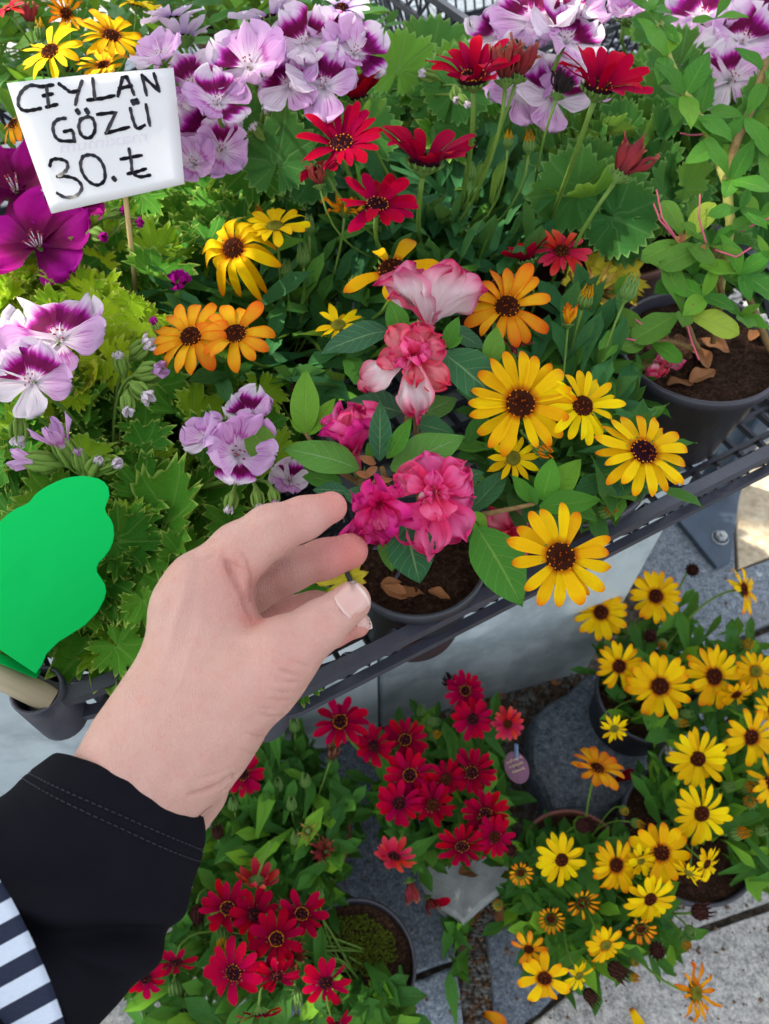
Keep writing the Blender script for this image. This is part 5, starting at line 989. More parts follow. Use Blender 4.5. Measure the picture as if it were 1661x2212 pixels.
# lettering, as points on the card: a photo point is carried to card coordinates (s, t)
def st(px, py):
    s, t = .5, .5
    for _ in range(30):
        p = bil(s, t); d_ = depth(p); q = p - Vector((0, 0, CAM_H)); x = 830.5 + FPX*q.dot(CR)/d_; y = 1106 - FPX*q.dot(CU)/d_
        s += (px-x)/360; t += (py-y)/280
    return s, t
def stroke(mb, pts, w=.0024):
    Q = [Vector(p) for p in pts]; D_ = []
    for i in range(len(Q)-1):
        p0, p1, p2, p3 = Q[max(0, i-1)], Q[i], Q[i+1], Q[min(len(Q)-1, i+2)]
        n = 5 if len(Q) > 2 else 6
        for k in range(n):
            t = k/n
            D_.append(.5*((2*p1) + (p2-p0)*t + (2*p0-5*p1+4*p2-p3)*t*t + (3*p1-p0-3*p2+p3)*t**3) if len(Q) > 3 else p1.lerp(p2, t))
    D_.append(Q[-1]); P = []
    for q in D_:
        s, t = st(q.x*.3576, q.y*.3576); P.append(bil(s, t) + curl(s, t) + ez*.00035)
    L, R = [], []
    for i, p in enumerate(P):
        d_ = (P[min(i+1, len(P)-1)] - P[max(0, i-1)]).normalized(); n_ = ez.cross(d_).normalized(); ww = w*(.92 + .16*math.sin(i*1.7))*(.75 if i in (0, len(P)-1) else 1)/2
        if i == 0: p = p - d_*w*.4
        if i == len(P)-1: p = p + d_*w*.4
        L.append(tuple(p + n_*ww)); R.append(tuple(p - n_*ww))
    n = len(P); top = L + R; low_ = [tuple(Vector(p) - ez*.0003) for p in top]
    F = [(i, n+i, n+i+1, i+1) for i in range(n-1)] + [(2*n+i, 2*n+i+1, i+1+0, i) for i in range(n-1)] + [(n+i, n+i+1, 3*n+i+1, 3*n+i)[::-1] for i in range(n-1)] + [(0, n, 3*n, 2*n), (n-1, 3*n-1, 4*n-1, 2*n-1)]
    mb.add(top + low_, F)
WORDS = [[[(248, 525), (190, 516), (142, 542), (112, 590), (112, 640), (145, 668), (200, 665), (250, 655)]],
  [[(248, 526), (325, 514)], [(285, 520), (300, 645)], [(265, 580), (322, 568)], [(285, 648), (350, 632)]],
  [[(362, 508), (400, 535), (435, 558), (478, 548)], [(502, 492), (478, 560), (462, 632)]],
  [[(566, 478), (578, 600)], [(535, 606), (620, 596), (692, 578)]],
  [[(714, 580), (742, 468), (770, 465)], [(766, 465), (790, 520), (808, 570)], [(722, 535), (795, 518)]],
  [[(857, 455), (882, 572)], [(857, 455), (955, 548)], [(927, 445), (957, 548)]],
  [[(472, 670), (480, 682)], [(527, 666), (535, 680)]],
  [[(400, 715), (352, 725), (325, 762), (335, 820), (370, 850), (455, 852)], [(392, 796), (438, 788), (448, 820), (452, 855)]],
  [[(492, 720), (480, 770), (500, 822), (545, 832), (575, 790), (570, 730), (540, 706), (492, 722)]],
  [[(592, 692), (702, 678), (640, 805)], [(640, 805), (775, 768)]],
  [[(800, 612), (806, 624)], [(822, 606), (828, 618)], [(786, 655), (800, 720), (825, 775), (868, 756)], [(878, 632), (900, 756)]],
  [[(300, 1002), (312, 968), (352, 960), (400, 975), (408, 1012), (382, 1045), (345, 1066)], [(345, 1066), (412, 1068), (470, 1092), (492, 1138), (455, 1184), (390, 1192), (342, 1168)]],
  [[(502, 944), (486, 990), (500, 1050), (540, 1100), (590, 1118), (630, 1085), (626, 1010), (592, 955), (545, 935), (500, 946)]],
  [[(684, 1076), (692, 1086)]],
  [[(776, 900), (790, 980), (798, 1040), (840, 1068), (902, 1058)], [(728, 962), (850, 938)], [(770, 1050), (830, 1036), (876, 1020)]]]
mb = MB()
for g in WORDS:
    for s_ in g: stroke(mb, s_, .0034 if len(s_) == 2 and abs(s_[0][0]-s_[1][0]) < 12 and abs(s_[0][1]-s_[1][1]) < 15 else .0024)
link('lettering', mb.build('lettering', INK), card, Matrix(), True)
# faint print showing through from the back, mirrored
cu = bpy.data.curves.new('show_through', 'FONT'); cu.body = 'maximum'; cu.size = 1; cu.align_x = 'CENTER'; cu.align_y = 'CENTER'
to = bpy.data.objects.new('show_through', cu); COL.objects.link(to); bpy.context.view_layer.update()
tm = bpy.data.meshes.new_from_object(to.evaluated_get(bpy.context.evaluated_depsgraph_get())); bpy.data.objects.remove(to)
co = np.empty(len(tm.vertices)*3); tm.vertices.foreach_get('co', co); co = co.reshape(-1, 3); x0, x1 = co[:, 0].min(), co[:, 0].max(); y0, y1 = co[:, 1].min(), co[:, 1].max()
for i, q in enumerate(co):
    a = 1-(q[0]-x0)/(x1-x0); b = (q[1]-y0)/(y1-y0)
    s, t = st((365 + 515*a)*.3576, ((925 - 75*a) - 62*b)*.3576); tm.vertices[i].co = bil(s, t) + curl(s, t) + ez*.0002
tm.materials.clear(); tm.materials.append(GHOST); link('show_through', tm, card, Matrix(), True)
mb = MB(); s0 = bil(.60, .45) - ez*.0075; s1 = bil(.55, 1.0) - ez*.0055; mb.tube([s0, s1, s1.lerp(W(296, 690, .62), .5) + Vector((.0012, 0, 0)), tuple(W(296, 690, .62))], .0019, 10); link('stick', mb.build('stick', WOODS), sg, Matrix(), True)

# ------------------------------------------------------------------ green paper shape on a wooden dowel, in the crate's corner socket
GP_ = NT('green_card'); GP_.bump(GP_.noise(GP_.obj(), 700, 3), .00015, .4); GP_ = GP_.fin((.0, .55, .105), .65, .12, .12)
gs = thing('paper_leaf_sign', 'bright green scalloped paper cut-out wrapped on a wooden dowel, left edge', 'paper sign', W(72, 1512, .58))
OUT = [(-60, 1372), (0, 1404), (77, 1455), (90, 1436), (100, 1412), (125, 1387), (183, 1350), (210, 1322), (224, 1296), (229, 1278), (226, 1262), (216, 1246), (209, 1236), (208, 1226), (213, 1215), (224, 1204), (236, 1188), (243, 1172), (246, 1155), (244, 1134), (238, 1120), (230, 1110), (226, 1098), (230, 1086), (236, 1070), (233, 1052), (225, 1041), (212, 1034), (193, 1029), (174, 1028), (155, 1030), (137, 1034), (118, 1042), (100, 1051), (86, 1060), (75, 1069), (64, 1084), (50, 1092), (37, 1097), (18, 1110), (0, 1126), (-20, 1160), (-60, 1200), (-110, 1270), (-110, 1330)]
def gd(x, y): return .405 + .030*(y-1030)/430 + .00004*x
P = [WD(x, y, gd(x, y)) for x, y in OUT]; c = WD(60, 1250, gd(60, 1250)); n = len(P); V = [tuple(c)]
for q in (.35, .7, 1.0): V += [tuple(c.lerp(p, q) + cdir(0, .3, 1)*.0008*(1-q)) for p in P]
F = [(0, 1+(i+1) % n, 1+i) for i in range(n)] + [(1+k*n+i, 1+k*n+(i+1) % n, 1+(k+1)*n+(i+1) % n, 1+(k+1)*n+i) for k in range(2) for i in range(n)]
N = len(V); V += [tuple(Vector(v) - cdir(0, .3, 1)*.0007) for v in V]; F += [tuple(q+N for q in f[::-1]) for f in F] + [(1+2*n+(i+1) % n, 1+2*n+i, 1+2*n+i+N, 1+2*n+(i+1) % n+N) for i in range(n)]
link('paper', mesh('paper', V, F, GP_, smooth=False), gs, Matrix(), True)
# the flap folded round the dowel
fa, fb = WD(-70, 1400, .452), WD(84, 1490, .463)
DOW = NT('dowel_wood'); _u, _v = DOW.uv(); _g = DOW.noise(DOW.vec(DOW.math('MULTIPLY', _u, 30.0), DOW.math('MULTIPLY', _v, 2.0)), 1.0, 4); DOW = DOW.fin(DOW.mix(_g, (.42, .36, .22), (.60, .54, .38)), .45, .4)
dv = (WD(112, 1512, .470) - WD(-120, 1400, .452)).normalized(); d0 = WD(-260, 1330, .438); d1 = WD(112, 1514, .468)
mb = MB(); mb.tube([d0, d0.lerp(d1, .3), d0.lerp(d1, .6), d1], .0082, 20); link('dowel', mb.build('dowel', DOW), gs, Matrix(), True)
mb = MB(); e0 = d0.lerp(d1, .35); e1 = WD(70, 1478, .462)
pts = []
V, F = [], []
ax = (d1-d0).normalized(); up_ = cdir(.3, .9, .3); up_ = (up_ - ax*up_.dot(ax)).normalized(); sd = ax.cross(up_)
for p in (e0, e1):
    for k in range(13):
        a = math.radians(62 + 70*k/12)
        for rr in (.0086, .0093): V.append(tuple(p + (up_*math.sin(a) + (-sd if (-sd).dot(cdir(0, 0, 1)) > 0 else sd)*math.cos(a))*rr))
m = 26
for k in range(12): F += [(2*k+1, 2*k+3, m+2*k+3, m+2*k+1), (2*k, m+2*k, m+2*k+2, 2*k+2)]
for k in range(12): F += [(2*k, 2*k+2, 2*k+3, 2*k+1), (m+2*k, m+2*k+1, m+2*k+3, m+2*k+2)]
F += [(0, 1, m+1, m), (24, m+24, m+25, 25)]
link('paper_fold', mesh('paper_fold', V, F, GP_), gs, Matrix(), True)
# ------------------------------------------------------------------ the hand: one surface from a smooth union of tapered bones
def C3(px, py, d): return np.array(((px-830.5)/FPX*d, -(py-1106)/FPX*d, -d))   # camera axes
CAM_M = cam.matrix_basis.copy() if False else Matrix.Translation((0, 0, CAM_H)) @ Matrix.Rotation(math.radians(90) - PITCH, 4, 'X')
def caps(P, a, b, ra, rb, sq=None):
    ab = b - a; t = np.clip(((P - a) @ ab) / (ab @ ab), 0, 1)
    d = P - (a + t[..., None]*ab)
    if sq is not None:          # flattened bone: sq = (axis, factor) stretches distance along axis
        ax, k = sq; w = d @ ax; d = d + w[..., None]*ax*(k-1)
    return np.sqrt((d*d).sum(-1)) - (ra + (rb-ra)*t)
def smin(a, b, k):
    h = np.clip(k - np.abs(a-b), 0, None)/k; return np.minimum(a, b) - h*h*k*0.25
def ssub(a, b, k): return -smin(-a, b, k)       # carve b out of a
VIEW = np.array((0., 0., 1.))
def hand_field(P):
    c = lambda chain: [(C3(x, y, d), r) for x, y, d, r in chain]
    def chain(ch, k=0.004):
        s = None; ch = c(ch)
        for (a, ra), (b, rb) in zip(ch, ch[1:]):
            q = caps(P, a, b, ra, rb); s = q if s is None else smin(s, q, k)
        return s
    # forearm and wrist
    arm = caps(P, C3(120, 1900, .350), C3(318, 1672, .368), .0345, .0290)
    arm = smin(arm, caps(P, C3(318, 1672, .368), C3(410, 1560, .372), .0290, .028), .02)
    ulna = caps(P, C3(150, 2060, .372), C3(428, 1712, .388), .020, .0150)
    arm = smin(arm, ulna, .010)
    # metacarpals
    b = smin(arm, caps(P, C3(322, 1585, .366), C3(448, 1262, .376), .0230, .0150), .016)
    b = smin(b, caps(P, C3(345, 1600, .385), C3(470, 1310, .398), .0215, .0140), .014)
    b = smin(b, caps(P, C3(380, 1610, .400), C3(500, 1370, .418), .0200, .0130), .014)
    b = smin(b, caps(P, C3(430, 1620, .400), C3(560, 1430, .430), .0190, .0120), .014)
    # thenar and thumb
    th = caps(P, C3(420, 1590, .368), C3(560, 1452, .362), .0275, .0215)
    th = smin(th, caps(P, C3(560, 1452, .362), C3(612, 1412, .360), .0200, .0150), .012)
    th = smin(th, caps(P, C3(606, 1415, .360), C3(688, 1355, .366), .0158, .0124), .009)
    th = smin(th, caps(P, C3(688, 1355, .366), C3(758, 1300, .373), .0122, .0101), .005)
    b = smin(b, th, .018)
    # web of the thumb: flesh from the thumb root to the side of the index
    b = smin(b, caps(P, C3(455, 1440, .367), C3(420, 1310, .372), .0215, .0200), .014)
    b = smin(b, caps(P, C3(505, 1400, .372), C3(478, 1290, .380), .0130, .0125), .014)
    # fingers
    idx = chain([(448, 1262, .376, .0158), (520, 1192, .376, .0142), (588, 1146, .378, .0117), (655, 1120, .384, .0102), (716, 1095, .392, .0082)], .007)
    idx = smin(idx, caps(P, C3(586, 1146, .376), C3(592, 1143, .376), .0124, .0120), .004)
    b = smin(b, idx, .009)
    mid = chain([(470, 1322, .402, .0140), (545, 1270, .404, .0124), (625, 1232, .406, .0112), (700, 1208, .410, .0104), (757, 1190, .414, .0098)], .006)
    b = smin(b, mid, .004)
    ring = chain([(500, 1375, .420, .0130), (600, 1330, .428, .0108), (680, 1318, .432, .0102), (740, 1320, .430, .0090)], .006)
    b = smin(b, ring, .004)
    lit = chain([(560, 1430, .430, .0120), (650, 1385, .436, .0100), (715, 1363, .432, .0092), (770, 1349, .428, .0078)], .006)
    b = smin(b, lit, .004)
    # creases: knuckle folds and the folds at the root of the thumb
    def crease(pts, r, k):
        nonlocal b
        for p, q in zip(pts, pts[1:]):
            b = ssub(b, caps(P, C3(*p), C3(*q), r, r), k)
    crease([(496, 1222, .3610), (516, 1266, .3600), (545, 1332, .3560)], .0009, .006)
    crease([(508, 1225, .3620), (532, 1280, .3615)], .0005, .004)
    for k, (x0, y0, x1, y1, d) in enumerate(((600, 1440, 656, 1462, .348), (604, 1468, 652, 1482, .349), (560, 1500, 624, 1522, .3495), (545, 1530, 608, 1556, .350), (470, 1662, 506, 1672, .352))):
        crease([(x0, y0, d-.004), (x1, y1, d+.006)], .0006, .003)
    crease([(505, 1668, .370), (470, 1690, .3585), (430, 1712, .356)], .0012, .006)
    return b
def surface_nets(F, o, h):
    """naive surface nets of field F on a grid with origin o and step h"""
    nx, ny, nz = F.shape; ins = F < 0
    corner = [(i, j, k) for i in (0, 1) for j in (0, 1) for k in (0, 1)]
    cnt = np.zeros((nx-1, ny-1, nz-1), np.int8)
    for i, j, k in corner: cnt += ins[i:nx-1+i, j:ny-1+j, k:nz-1+k]
    act = (cnt > 0) & (cnt < 8); ids = np.full(act.shape, -1, np.int64); A = np.argwhere(act); ids[act] = np.arange(len(A))
    acc = np.zeros((len(A), 3)); n = np.zeros(len(A))
    for a in corner:
        for ax in range(3):
            if a[ax]: continue
            c2 = list(a); c2[ax] = 1
            fa = F[A[:, 0]+a[0], A[:, 1]+a[1], A[:, 2]+a[2]]; fb = F[A[:, 0]+c2[0], A[:, 1]+c2[1], A[:, 2]+c2[2]]
            m = (fa < 0) != (fb < 0); t = np.where(m, fa/np.where(m, fa-fb, 1), 0)
            p = A + np.array(a); p = p.astype(float); p[:, ax] += t
            acc[m] += p[m]; n[m] += 1
    V = acc/n[:, None]*h + o
    faces = []
    for ax in range(3):
        s = [slice(1, -1)]*3; s2 = [slice(1, -1)]*3; s[ax] = slice(0, -1); s2[ax] = slice(1, None)
        a, b = ins[tuple(s)], ins[tuple(s2)]; E = np.argwhere(a != b); fl = a[a != b]
        base = np.ones(3, int); base[ax] = 0; E = E + base
        u, w = [q for q in range(3) if q != ax]
        def g(du, dw):
            q = E.copy(); q[:, u] -= du; q[:, w] -= dw; return ids[q[:, 0], q[:, 1], q[:, 2]]
        Q = np.stack([g(1, 1), g(0, 1), g(0, 0), g(1, 0)], 1)
        flip = fl if ax != 1 else ~fl
        Q[~flip] = Q[~flip][:, ::-1]; faces.append(Q)
    Q = np.vstack(faces); return V, Q[(Q >= 0).all(1)]
def field_grid(lo, hi, h, B=8):
    """the field near its surface only: blocks whose centre is far from it keep the centre's value"""
    n = np.ceil((hi-lo)/h/B).astype(int)
    I = np.stack(np.meshgrid(*[np.arange(k) for k in n], indexing='ij'), -1)
    cen = lo + (I*B + (B-1)/2)*h; fc = hand_field(cen)
    F = np.repeat(np.repeat(np.repeat(fc, B, 0), B, 1), B, 2).astype(np.float32)
    off = np.stack(np.meshgrid(*[np.arange(B)]*3, indexing='ij'), -1)
    act = np.argwhere(np.abs(fc) < B*h*.87 + .003)
    for s in range(0, len(act), 256):
        blk = act[s:s+256]; idx = blk[:, None, None, None, :]*B + off
        F[idx[..., 0], idx[..., 1], idx[..., 2]] = hand_field(lo + idx*h)
    return F, lo.copy()
def relax(V, Q, it, lam=0.5):
    for _ in range(it):
        S = np.zeros_like(V); n = np.zeros(len(V))
        for a, b in ((0, 1), (1, 2), (2, 3), (3, 0)):
            for i, j in ((a, b), (b, a)):
                np.add.at(S, Q[:, i], V[Q[:, j]]); np.add.at(n, Q[:, i], 1)
        V = V + lam*(S/n[:, None] - V)
    return V

def skin_material():
    t = NT('skin'); p = t.obj()
    n1 = t.noise(p, 55, 4); n2 = t.noise(p, 700, 3)
    at = t.n('Attribute', attribute_name='blush').outputs['Fac']
    c = t.mix(n1, (0.475, 0.262, 0.210), (0.575, 0.350, 0.300))
    c = t.mix(t.math('MULTIPLY', t.math('SUBTRACT', t.noise(p, 130, 4, .7), .5, clamp=True), 2.0, clamp=True), c, (0.53, 0.23, 0.185))
    c = t.mix(at, c, (0.58, 0.17, 0.15))
    c = t.mix(t.math('MULTIPLY', t.n('Attribute', attribute_name='crease_dark').outputs['Fac'], .8), c, (0.16, 0.05, 0.035))  # dark wrist line; folds also get their shade put into the skin colour
    vein = t.math('MULTIPLY', t.math('SUBTRACT', t.noise(p, 22, 2), .52, clamp=True), 2.0, clamp=True)
    c = t.mix(t.math('MULTIPLY', vein, .25), c, (0.55, 0.42, 0.42))
    w = t.n('TexWave', Scale=230.0, Distortion=9.0, Detail=3.0); w.inputs['Detail Scale'].default_value = 2.0
    t.t.links.new(p, w.inputs['Vector'])
    vo = t.n('TexVoronoi', Scale=900.0); t.t.links.new(p, vo.inputs['Vector'])
    h = t.math('ADD', t.math('MULTIPLY', w.outputs['Fac'], .35), t.math('ADD', t.math('MULTIPLY', n2, .8), t.math('MULTIPLY', vo.outputs['Distance'], .5)))
    t.bump(h, 0.0005, 0.8)
    return t.fin(c, 0.5, 0.35, Subsurface_Weight=0.12, Subsurface_Radius=(0.006, 0.0025, 0.0015), Subsurface_Scale=0.6)
def build_person():
    lo, hi = np.array([-.20, -.25, -.47]), np.array([.012, .022, -.30])
    F, o = field_grid(lo, hi, .0009)
    V, Q = surface_nets(F, o, .0009); V = relax(V, Q, 3, .5)
    e1, e2 = V[Q[:, 2]] - V[Q[:, 0]], V[Q[:, 3]] - V[Q[:, 1]]; fn = np.cross(e1, e2); N = np.zeros_like(V)
    for k in range(4): np.add.at(N, Q[:, k], fn)
    N /= np.linalg.norm(N, axis=1)[:, None] + 1e-12
    hx, hy = (830.5 + FPX*V[:, 0]/-V[:, 2] - 189)/.3902, (1106 - FPX*V[:, 1]/-V[:, 2] - 1026)/.3902     # survey of the hand's near side
    near = np.clip(N[:, 2]*2.2 + .35, 0, 1); crease_dark = np.zeros(len(V)); dsp = np.zeros(len(V))
    def line(pts, w, dep, mk=0.0, zmin=-9.0, zmax=9.0):
        """a furrow (dep > 0, in mm) or ridge (dep < 0) along a line on the skin, w wide (survey units)"""
        nonlocal dsp, crease_dark
        best = np.full(len(V), 1e9)
        P = [pts[0]]
        for p, q in zip(pts, pts[1:]): P += [(p[0] + (q[0]-p[0])*k/4, p[1] + (q[1]-p[1])*k/4) for k in range(1, 5)]
        m = len(P); fade = np.ones(len(V))
        for i in range(m-1):
            ax, ay = P[i]; bx, by = P[i+1]; jx, jy = 5*math.sin(i*2.3 + ax), 4*math.sin(i*3.1 + ay); ax += jx*.3; ay += jy*.3
            dx, dy = bx-ax, by-ay; t = np.clip(((hx-ax)*dx + (hy-ay)*dy)/(dx*dx+dy*dy), 0, 1); d = np.hypot(hx-ax-t*dx, hy-ay-t*dy)
            up = d < best; best = np.where(up, d, best); s_ = (i + t)/(m-1); fade = np.where(up, np.sin(np.pi*np.clip(s_*.86+.07, 0, 1))**.6, fade)
        g = np.exp(-(best/w)**2)*near*fade*((-V[:, 2] > zmin) & (-V[:, 2] < zmax)); dsp -= dep*.001*g; crease_dark = np.maximum(crease_dark, mk*g)
    # folds over the finger joints
    for pts in ([(1196, 165), (1212, 220), (1222, 300)], [(1212, 168), (1226, 225), (1236, 290)], [(1180, 175), (1194, 225), (1206, 290)]): line(pts, 5, .35)
    for pts in ([(1030, 265), (1066, 300), (1085, 365)], [(1050, 250), (1088, 292), (1104, 350)], [(1012, 290), (1046, 325), (1066, 385)]): line(pts, 7, .45)
    line([(1000, 240), (1060, 230), (1110, 250)], 32, -1.2); line([(1150, 190), (1190, 200)], 26, -.3)
    for pts in ([(1316, 395), (1322, 440), (1318, 500)], [(1332, 395), (1338, 440), (1334, 495)]): line(pts, 5, .35, zmin=.385)
    for pts in ([(1082, 440), (1100, 510), (1108, 610)], [(1098, 435), (1118, 505), (1126, 600)], [(1066, 450), (1082, 520), (1090, 600)]): line(pts, 6, .40, zmin=.385)
    line([(1000, 590), (960, 640)], 10, .3, zmin=.385); line([(940, 600), (930, 690)], 8, .35, zmin=.385)
    # thumb joint
    for k in range(5): line([(1215 + 22*k, 735 - 14*k), (1262 + 20*k, 772 - 12*k), (1290 + 20*k, 838 - 14*k)], 6, .30 - .03*abs(k-2))
    line([(1180, 760), (1230, 790), (1250, 850)], 40, -.6)
    # flap of skin between thumb and index, folds running across it
    line([(748, 440), (800, 555), (868, 690), (912, 795)], 15, 1.5, .25); line([(852, 428), (884, 480), (908, 560), (906, 690)], 10, 1.0, .15); line([(800, 470), (850, 600), (900, 720)], 26, -.8)
    for pts in ([(752, 470), (810, 500), (870, 530)], [(770, 520), (830, 560), (890, 600)], [(735, 505), (700, 540), (640, 560)], [(720, 430), (660, 470), (600, 480)], [(800, 590), (740, 600), (690, 640)], [(842, 660), (780, 680), (720, 720)], [(870, 700), (820, 740), (770, 780)], [(745, 445), (700, 440), (650, 425)]): line(pts, 8, .42)
    # knuckle of the index, tendon, veins
    line([(500, 530), (560, 500), (620, 490)], 44, -2.2); line([(560, 560), (520, 700), (470, 880), (420, 1050)], 24, -.95); line([(615, 540), (592, 660), (562, 820), (500, 1000)], 24, .75); line([(470, 620), (440, 760), (400, 900)], 22, .5)
    line([(640, 700), (620, 850), (560, 1000), (520, 1130), (440, 1260)], 14, -.38); line([(780, 800), (700, 900), (640, 1010), (600, 1150)], 13, -.35); line([(640, 1010), (540, 1060), (440, 1090)], 12, -.3)
    line([(880, 880), (980, 900), (1080, 930)], 40, -.5); line([(760, 900), (860, 960), (960, 990)], 34, .4)
    # creases at the root of the thumb and along the heel of the hand
    for pts, w, dp in (([(1060, 1075), (1110, 1092), (1185, 1118)], 9, 1.1), ([(1030, 1140), (1110, 1148), (1185, 1150)], 8, .9), ([(1010, 1185), (1080, 1205), (1160, 1205)], 7, .7), ([(1000, 1240), (1060, 1252), (1120, 1250)], 7, .8), ([(950, 1330), (1010, 1345), (1070, 1342)], 8, .9), ([(930, 1290), (990, 1300), (1060, 1300)], 6, .5), ([(880, 1430), (950, 1452), (1010, 1450)], 8, .8), ([(840, 1510), (900, 1540), (960, 1535)], 7, .6), ([(1120, 1020), (1180, 1040), (1230, 1060)], 7, .6), ([(1010, 1100), (1060, 1125), (1110, 1130)], 5, .4)):
        line(pts, w, dp, .12)
    line([(800, 1655), (745, 1705), (640, 1755), (560, 1772)], 13, 1.6, .25); line([(780, 1625), (700, 1660), (600, 1690)], 10, .5)
    line([(690, 1835), (655, 1862), (600, 1915), (545, 1985)], 4.5, .7, 1.0)
    dsp += .0004*vnoise(V, 300, 3)*near + .0006*vnoise(V, 90, 4)*near
    V = V + N*dsp[:, None]
    me = mesh('person', V, Q.tolist(), skin_material())
    # redder skin on the fingertips, knuckles and the fold of the thumb (skin colour, not light)
    bl = np.zeros(len(V))
    for (x, y, d, r, a) in ((716, 1095, .39, .016, .6), (745, 1195, .41, .022, .75), (757, 1300, .37, .012, .15), (690, 1208, .408, .018, .4), (765, 1350, .43, .02, .5), (640, 1325, .43, .03, .35),
                            (520, 1280, .37, .016, .3), (545, 1330, .36, .008, .5), (600, 1240, .40, .02, .2), (660, 1120, .38, .016, .3), (500, 1230, .365, .012, .25), (620, 1420, .345, .02, .1), (705, 1350, .355, .008, .15)):
        q = V - C3(x, y, d); bl = np.maximum(bl, min(1, a*1.3)*np.exp(-(q*q).sum(1)/(r*r)))
    at = me.attributes.new('blush', 'FLOAT', 'POINT'); at.data.foreach_set('value', bl.astype(np.float32))
    at = me.attributes.new('crease_dark', 'FLOAT', 'POINT'); at.data.foreach_set('value', crease_dark.astype(np.float32))
    o = link('person', me, None, CAM_M)
    tag(o, 'left forearm and hand in a black sleeve reaching out to touch the pink azalea', 'person')
    # thumb nail: a curved plate laid on the dorsal side of the thumb tip
    def nail(cx, cy, cd, tipx, tipy, tipd, L, Wd, toward, name, curve=1.0):
        a = C3(tipx, tipy, tipd) - C3(cx, cy, cd); a /= np.linalg.norm(a)
        n = np.array(toward, float); n -= a*(n @ a); n /= np.linalg.norm(n); s = np.cross(n, a)
        c0 = C3(cx, cy, cd); vs, uvs = [], []; nu, nv = 14, 14
        for j in range(nv+1):
            v = j/nv
            for i in range(nu+1):
                u = i/nu*2-1
                hw = Wd/2*(1 - .10*(1-v)**2)
                ends = L*(v - .5) - (u*u)*L*(.10 if v > .5 else -.10)*abs(2*v-1)
                p = c0 + a*ends + s*hw*math.sin(u*1.15)/math.sin(1.15)
                # march down onto the skin
                p = p + n*.02; step = 0.0
                for _ in range(40):
                    f = float(hand_field(p[None])[0])
                    if f < 1e-5: break
                    p = p - n*min(f*.9, .004)
                    step += min(f*.9, .004)
                    if step > .034: p = p + n*(step - .020); break
                lift = .00035 + .0004*v + .0003*(1-u*u)
                vs.append(p + n*lift); uvs.append((i/nu, v))
        m = nu+1; f = [(j*m+i, j*m+i+1, j*m+m+i+1, j*m+m+i) for j in range(nv) for i in range(nu)]
        k = len(vs); und = [p - n*.0009 for p in vs]
        rim = [i for i in range(m)] + [j*m+nu for j in range(1, nv+1)] + [nv*m+i for i in range(nu-1, -1, -1)] + [j*m for j in range(nv-1, 0, -1)]
        f += [(rim[(i+1) % len(rim)], rim[i], rim[i]+k, rim[(i+1) % len(rim)]+k) for i in range(len(rim))]
        t = NT('fingernail'); u, v = t.uv()
        c = t.ramp(v, [(0, (0.66, 0.50, 0.46)), (.10, (0.56, 0.33, 0.29)), (.86, (0.60, 0.37, 0.33)), (.93, (0.68, 0.56, 0.50)), (1, (0.70, 0.60, 0.54))])
        link(name, mesh(name, np.vstack([vs, und]), f, t.fin(c, .22, .5), uvs + uvs), o)
    nail(764, 1297, .360, 800, 1268, .362, .0150, .0155, (.22, .12, 1.0), 'fingernail')
    nail(787, 1349, .4275, 815, 1338, .428, .0085, .0090, (.55, .75, .5), 'fingernail')
    return o
PERSON = build_person()
# ------------------------------------------------------------------ clothing on the arm
def fabric(name, a, b):
    t = NT(name); p = t.obj(); w1 = t.n('TexWave', Scale=420.0); t.t.links.new(p, w1.inputs['Vector']); n = t.noise(p, 900, 2); n2 = t.noise(p, 25, 4)
    t.bump(t.math('ADD', n, t.math('MULTIPLY', w1.outputs['Fac'], .3)), .0004, .6); return t.fin(t.mix(n2, a, b), .9, .06)
CLOTH = fabric('black_jersey', (.0048, .0048, .0075), (.0090, .0090, .0135))
THREAD = plain('thread', (.022, .022, .032), .7, .2, .1, 100)
